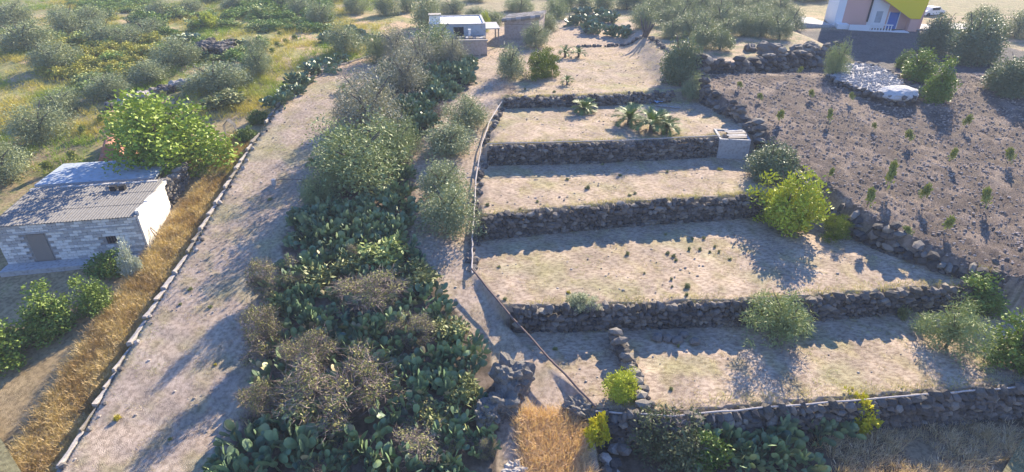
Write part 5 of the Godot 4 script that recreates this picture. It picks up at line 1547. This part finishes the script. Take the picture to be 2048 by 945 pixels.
func walls() -> void:
	for i in 9: stones.append(rock(0, .25, .55))
	var slabs := []
	for i in 4: slabs.append(slab_mesh())
	var foot := func(x: float, d: float) -> float: return H(x, d - .7)
	var top := func(x: float, d: float) -> float: return H(x, d + .7)
	dry_wall("terrace_wall", "dark dry stone wall holding the lowest terrace above the cactus clumps", shift(W0, -.3, 3.7, 26.0), foot, top, .38, .24, 300, .1)
	dry_wall("terrace_wall", "dry stone wall behind the lowest terrace, split by the grey bush", shift(W1, -.3, -.1, 27.0), foot, top, .36, .22, 300, .14)
	dry_wall("terrace_wall", "dry stone wall between the small weed-dotted terraces below the concrete tank", shift(W2, -.35, -2.0, 16.8), foot, top, .34, .22, 300, .12)
	dry_wall("terrace_wall", "tall dry stone wall running up to the concrete water tank", shift(W3, -.4, -1.9, 16.2), foot, top, .34, .22, 300, .06)
	dry_wall("terrace_wall", "low uppermost dry stone wall behind the row of small palms", shift(W4, -.4, -.8, 15.0), foot, top, .36, .22, 220, .12)
	# rubble wall along the ploughed field
	var fw := []
	for p in [[53.5, 17.7], [52, 18.1], [48, 19.0], [44.5, 19.6], [40, 20.1], [37.3, 20.4], [34, 21.5], [31, 22.5], [28.5, 24.3], [26.6, 26.5]]: fw.append([p[1], p[0]])
	var ftop := func(x: float, d: float) -> float: return lerpf(H(x - .8, d) - .1, H(x + .8, d) + .25, clampf(.62 + 1.1 * noise.get_noise_2d(x * 3, d * 6), .12, 1.0))
	var ffoot := func(x: float, d: float) -> float: return H(x - .8, d) - .1
	dry_wall("rubble_wall", "tumbled dark rubble wall along the edge of the ploughed field", fw, ffoot, ftop, .55, .34, 300, .3)
	# rubble bank above the field
	var rb := []
	for p in [[17.5, 57.2], [22, 59.0], [27, 61.2], [32, 63.3], [35.5, 64.8]]: rb.append([p[0], p[1] - .5])
	var rtop := func(x: float, d: float) -> float: return lerpf(H(x, d - .6), H(x, d + 1.4) + .6, clampf(.75 + .9 * noise.get_noise_2d(x * 5, 3), .4, 1.1))
	var rfoot := func(x: float, d: float) -> float: return H(x, d - .6) - .1
	dry_wall("rubble_bank", "high dark rubble bank between ploughed field and olive grove", rb, rfoot, rtop, .75, .42, 250, .45, "", .1)
	# divider of piled stones on the lowest terrace
	var dv := [[5.15, 23.3], [5.35, 22.0], [5.75, 20.6], [5.85, 18.6]]
	var dtop := func(x: float, d: float) -> float: return H(x, d) + (.75 if d > 21.3 else .3)
	var dfoot := func(x: float, d: float) -> float: return H(x, d) - .1
	var dw := dry_wall("stone_divider", "short heaped stone divider across the lowest terrace", dv, dfoot, dtop, .42, .28, 200, .15, "", .25)
	for i in 46:
		var d := 18.4 + 4.9 * rng.randf(); var x := 5.05 + (23.3 - d) * .17 + rr(-.1, .55); var up := rr(0, .55) if d > 21.2 else rr(0, .2)
		part(dw, "stone", stones[i % 9], stone_mat() if i % 4 else M.stone4, Transform3D(Basis(rdir(), rr(0, TAU)).scaled(Vector3(.42, .3, .36) * rr(.7, 1.2)), P(x, d, up) - dw.position))
	# upper edge stones of the highest terrace and its flank
	for q in [[8.2, 73.2, 17.0, 74.2, 26, "loose stone in the row behind the uppermost terrace"], [17.0, 72.5, 17.6, 60.5, 34, "loose stone in the row leading to the big dense olive"], [-.9, 50.5, -2.1, 42.3, 20, "loose stone beside the pale pipe at the palm terrace"], [-2.2, 40.5, -2.4, 33.5, 18, "loose stone beside the pale pipe below the tall wall"], [-2.3, 31.4, -2.4, 27.8, 14, "loose stone beside the pale pipe above the dark hollow"]]:
		for i in q[4]:
			var t: float = float(i) / q[4]
			boulder(q[5], P(lerpf(q[0], q[2], t) + rr(-.2, .2), lerpf(q[1], q[3], t) + rr(-.25, .25), .1), Vector3(.5, .36, .42) * rr(.6, 1.35), (q[5] as String).replace("loose stone", "stones"), stone_mat(), stones[i % 9])
	# kerb of the long path
	var kb := thing("path_kerb", "pale stone kerb along the edge of the long path above the dry grass", "kerb", P(-19, 18))
	var d := 9.0
	while d < 69:
		var l := rr(.9, 2.2); var a := Vector2(pl(d, KB), d); var b := Vector2(pl(d + l, KB), d + l)
		var dir := b - a
		var ang := atan2(dir.y, dir.x)
		if not (rng.randf() < .06 or (d > 55 and rng.randf() < .3)):
			part(kb, "kerb_stone", slabs[rng.randi() % 4], M.kerb if rng.randf() < .7 else M.stone4, Transform3D((Basis(Vector3.UP, ang + rr(-.03, .03)) * Basis(Vector3.RIGHT, rr(-.12, .12))).scaled_local(Vector3(l * 1.06, .2 * rr(.7, 1.2), .2 * rr(.6, 1.5))), Vector3((a.x + b.x) * .5 + .02, H(a.x + .5, d) + .0, -(d + l * .5)) - kb.position))
		if rng.randf() < .8:
			part(kb, "kerb_stone", stones[rng.randi() % 9], M.kerb if rng.randf() < .6 else stone_mat(), Transform3D(Basis(rdir(), rr(0, TAU)).scaled(Vector3.ONE * rr(.16, .34)), P(a.x + rr(.1, .7), d, .06) - kb.position))
		d += l
	# boulders of the outcrop
	boulder("largest grey boulder of the outcrop at the corner of the prickly pear hedge", Vector3(-.05, .3, -19.9), Vector3(1.7, 1.7, 1.5))
	boulder("dark middle boulder of the outcrop beside the dry grass", Vector3(-.35, -.2, -18.7), Vector3(1.35, 1.35, 1.15))
	boulder("low dark boulder of the outcrop half inside the prickly pears", Vector3(-1.1, -.25, -18.2), Vector3(1.3, 1.1, 1.1))
	boulder("pale round boulder in the grass below the outcrop", Vector3(.1, -.75, -15.6), Vector3(.95, .8, .8), "", M.kerb)
	boulder("rugged rock at the pipe end beside the tall dry grass", Vector3(3.0, -.35, -18.5), Vector3(1.3, 1.1, .9))
	var rm := [rock(2, .6, .4), rock(2, .6, .4), rock(2, .5, .5)]
	for i in 22: boulder("dark rock of the heap among olives on the neighbouring land", P(-35.5 + rr(-1.9, 1.9) , 70.2 + rr(-2.6, 2.6), rr(.1, .9)), Vector3(1.3, .9, 1.1) * rr(.6, 1.3), "rock heap among the olives", stone_mat(), rm[i % 3])
	for i in 24:
		var t := rng.randf(); boulder("dark rock of the tumbled boundary beside the olive pair", P(lerpf(-39, -33.5, t) + rr(-.6, .6), lerpf(52.5, 59.5, t) + rr(-.6, .6), rr(.1, .5)), Vector3(1.2, .8, 1.0) * rr(.5, 1.1), "rocks of the tumbled boundary", stone_mat() if i % 3 else M.kerb, rm[i % 3])
	for i in 14: boulder("large rounded boulder on the rubble bank below the house", P(rr(26, 34), rr(62.6, 66.5), rr(.1, .5)), Vector3(2.0, 1.4, 1.5) * rr(.6, 1.2), "large boulders on the rubble bank", M.boulder if i % 3 else M.stone2, rm[i % 3])
	for i in 26: boulder("grey broken rock in the heap beside the white ramp", P(rr(36, 40.3), rr(82, 87), rr(.1, .8)), Vector3(1.6, 1.2, 1.3) * rr(.5, 1.2), "rock heap by the ramp", stone_mat(), rm[i % 3])
	for i in 16: boulder("grey stone tumbled below the yellow shrub", Vector3(4.3 + rr(-.5, .6), -1.45 + rr(0, .4), -17.0 + rr(-.9, 1.4)), Vector3(.6, .45, .5) * rr(.6, 1.2), "stones below the yellow shrub", stone_mat() if i % 3 else M.kerb, stones[i % 9])
	for i in 5: boulder("fallen stone block lying in the shade on the lowest terrace", P(7.6 + i * .45, 23.1 + rr(-.3, .3), .15), Vector3(.65, .42, .5) * rr(.8, 1.2), "fallen blocks under the terrace wall", M.stone2, stones[i % 9])
	var hw := [[-24.35, 36.4], [-24.5, 38.2], [-24.7, 39.8]]
	var htop := func(x: float, dd: float) -> float: return 3.0
	var hfoot := func(x: float, dd: float) -> float: return H(x + .5, dd) - .1
	dry_wall("yard_wall", "rough pale stone wall continuing from the block house to the mulberry", hw, hfoot, htop, .4, .25, 150, .1, "", .6)
func pipes() -> void:
	var up := .18
	pipe_run("water_pipe", "rust-brown pipe sloping from the dark hollow down to the lowest terrace wall", [Vector3(-2.3, 1.75, -27.3), Vector3(-.3, 1.15, -24.1), Vector3(1.8, .62, -21.0), Vector3(3.7, .22, -18.3)], .055, M.rustpipe)
	var q := []
	for x in [3.7, 7.0, 11.35, 15.0, 19.4, 24.0, 28.0]: q.append(Vector3(x, .16, -(pl(x, W0) - .25)))
	pipe_run("water_pipe", "pale pipe lying along the top of the lowest terrace wall", q, .042, M.pipe)
	q = []
	for x in [-1.9, 3.0, 8.0, 13.0, 16.2]: q.append(Vector3(x, 4.3, -(pl(x, W3) - .45)))
	pipe_run("water_pipe", "thin pale pipe along the top of the tall terrace wall", q, .035, M.pipe)
	q = []
	for p in [[-2.3, 27.4], [-2.45, 30.5], [-2.5, 34], [-2.6, 38], [-2.4, 42.5], [-1.9, 47], [-.9, 51.6]]: q.append(P(p[0], p[1], .35))
	pipe_run("water_pipe", "pale pipe climbing beside the farm track along the terrace ends", q, .05, M.pipe)
const WEEDS = [
	[5.3, 36.42, 0.45, 0.42, 0],
	[1.7, 34.23, 0.27, 0.2, 0],
	[-1.62, 33.7, 0.37, 0.3, 0],
	[5.14, 33.63, 0.37, 0.25, 0],
	[6.97, 40.91, 0.31, 0.23, 0],
	[4.03, 38.01, 0.35, 0.22, 0],
	[7.96, 38.75, 0.35, 0.22, 0],
	[9.52, 29.87, 0.34, 0.28, 0],
	[9.8, 29.51, 0.34, 0.27, 0],
	[10.97, 30.35, 0.3, 0.28, 0],
	[9.84, 29.05, 0.29, 0.22, 0],
	[11.65, 30.35, 0.3, 0.23, 0],
	[12.68, 30.66, 0.25, 0.23, 0],
	[12.73, 30.05, 0.25, 0.23, 0],
	[10.0, 32.28, 0.26, 0.22, 0],
	[11.54, 31.62, 0.26, 0.22, 0],
	[12.31, 31.75, 0.31, 0.24, 0],
	[12.18, 30.05, 0.22, 0.18, 0],
	[9.76, 26.23, 0.45, 0.33, 0],
	[9.49, 25.41, 0.26, 0.29, 0],
	[-0.38, 25.04, 0.3, 0.2, 0],
	[-0.77, 28.32, 0.28, 0.18, 0],
	[7.05, 29.75, 0.34, 0.32, 0],
	[7.65, 27.61, 0.18, 0.17, 0],
	[9.06, 26.99, 0.23, 0.21, 0],
	[8.94, 26.28, 0.18, 0.17, 0],
	[11.62, 39.42, 0.3, 0.22, 0],
	[8.47, 35.59, 0.33, 0.21, 0],
	[8.07, 35.26, 0.38, 0.21, 0],
	[8.49, 22.57, 0.2, 0.27, 0],
	[7.38, 19.57, 0.26, 0.21, 0],
	[10.21, 24.75, 0.3, 0.2, 0],
	[-18.11, 26.45, 0.36, 0.21, 0],
	[-18.12, 25.28, 0.26, 0.16, 0],
	[-16.41, 25.09, 0.35, 0.16, 0],
	[-14.84, 17.25, 0.24, 0.16, 0],
	[-16.66, 35.38, 0.44, 0.21, 0],
	[2.18, 22.38, 0.37, 0.23, 0],
	[0.52, 33.11, 0.26, 0.2, 0],
	[15.38, 35.1, 0.33, 0.26, 0],
	[13.11, 29.17, 0.29, 0.18, 0],
	[12.53, 25.04, 0.3, 0.2, 0],
	[1.25, 54.53, 0.31, 0.29, 0],
	[3.98, 53.61, 0.45, 0.28, 0],
	[2.6, 52.38, 0.3, 0.21, 0],
	[-17.7, 18.27, 0.39, 0.34, 1],
	[3.09, 25.65, 0.31, 0.21, 1],
	[15.71, 39.91, 0.6, 0.23, 1],
	[-14.55, 21.27, 0.2, 0.15, 1],
]
func weeds() -> void:
	for w in WEEDS:
		var src: Node3D = protos["low%d" % (rng.randi() % 3)]
		var o: Node3D = src.duplicate(); o.name = numbered("weed_tuft"); add_child(o)
		o.scale = Vector3(w[2], w[3], w[2]); o.rotation.y = rr(0, TAU); o.position = P(w[0], w[1], -.02)
		var yl: bool = w[4] > 0
		var spot: String = {1: "the long path", 2: "the farm track", 3: "the lowest terrace", 4: "the wide terrace below the lime tree", 5: "the terrace under the tall wall", 6: "the palm terrace", 7: "the uppermost terrace"}.get(zone(w[0], w[1]), "the bare edge soil")
		(o.get_child(0) as MeshInstance3D).material_override = M.low_weedy if yl else M.low_weed
		meta(o, ("yellow flowering weed growing on " if yl else "small dark green weed tuft growing on ") + spot, "weed", ("yellow weeds of " if yl else "dark weed tufts of ") + spot)
func _ready() -> void:
	rng.seed = 20240611
	noise.seed = 7; noise.frequency = .06; noise.fractal_octaves = 4
	fine.seed = 21; fine.frequency = .06; fine.fractal_octaves = 3
	# camera, sky, sun, exposure
	var cam := Camera3D.new(); cam.name = "camera"; cam.fov = 45.2; cam.far = 2000; cam.near = .3
	cam.position = Vector3(0, 19, 0); cam.rotation_degrees = Vector3(-29, 0, 0); add_child(cam); cam.current = true
	var sky := ProceduralSkyMaterial.new(); sky.sky_top_color = Color(.27, .42, .68); sky.sky_horizon_color = Color(.66, .76, .88); sky.sky_curve = .16
	sky.ground_bottom_color = Color(.30, .27, .22); sky.ground_horizon_color = Color(.6, .62, .62); sky.sun_angle_max = 3.0
	var env := Environment.new(); env.background_mode = Environment.BG_SKY; env.sky = Sky.new(); env.sky.sky_material = sky; env.background_energy_multiplier = .92
	env.tonemap_mode = Environment.TONE_MAPPER_LINEAR; env.tonemap_exposure = 3.0
	env.sdfgi_enabled = true; env.ssao_enabled = true; env.ssil_enabled = true
	env.fog_enabled = true; env.fog_density = .0007; env.fog_light_color = Color(.78, .82, .88)
	var we := WorldEnvironment.new(); we.name = "environment"; we.environment = env; add_child(we)
	var sun := DirectionalLight3D.new(); sun.name = "sun"; sun.light_energy = 1.6; sun.light_color = Color(1, .94, .84); sun.light_angular_distance = .5; sun.shadow_enabled = true
	var az := deg_to_rad(28); var el := deg_to_rad(28)
	add_child(sun); sun.look_at_from_position(Vector3(sin(az) * cos(el), sin(el), -cos(az) * cos(el)) * 50, Vector3.ZERO)
	var t0 := Time.get_ticks_msec()
	materials()
	ground()
	print("ground ", Time.get_ticks_msec() - t0)
	walls()
	block_house(); ruin(); villa(); tank()
	print("built ", Time.get_ticks_msec() - t0)
	make_protos()
	print("protos ", Time.get_ticks_msec() - t0)
	plants(); hedge(); pipes(); yard_things(); weeds()
	litter()
	for k in protos: protos[k].free()
	print("all ", Time.get_ticks_msec() - t0)
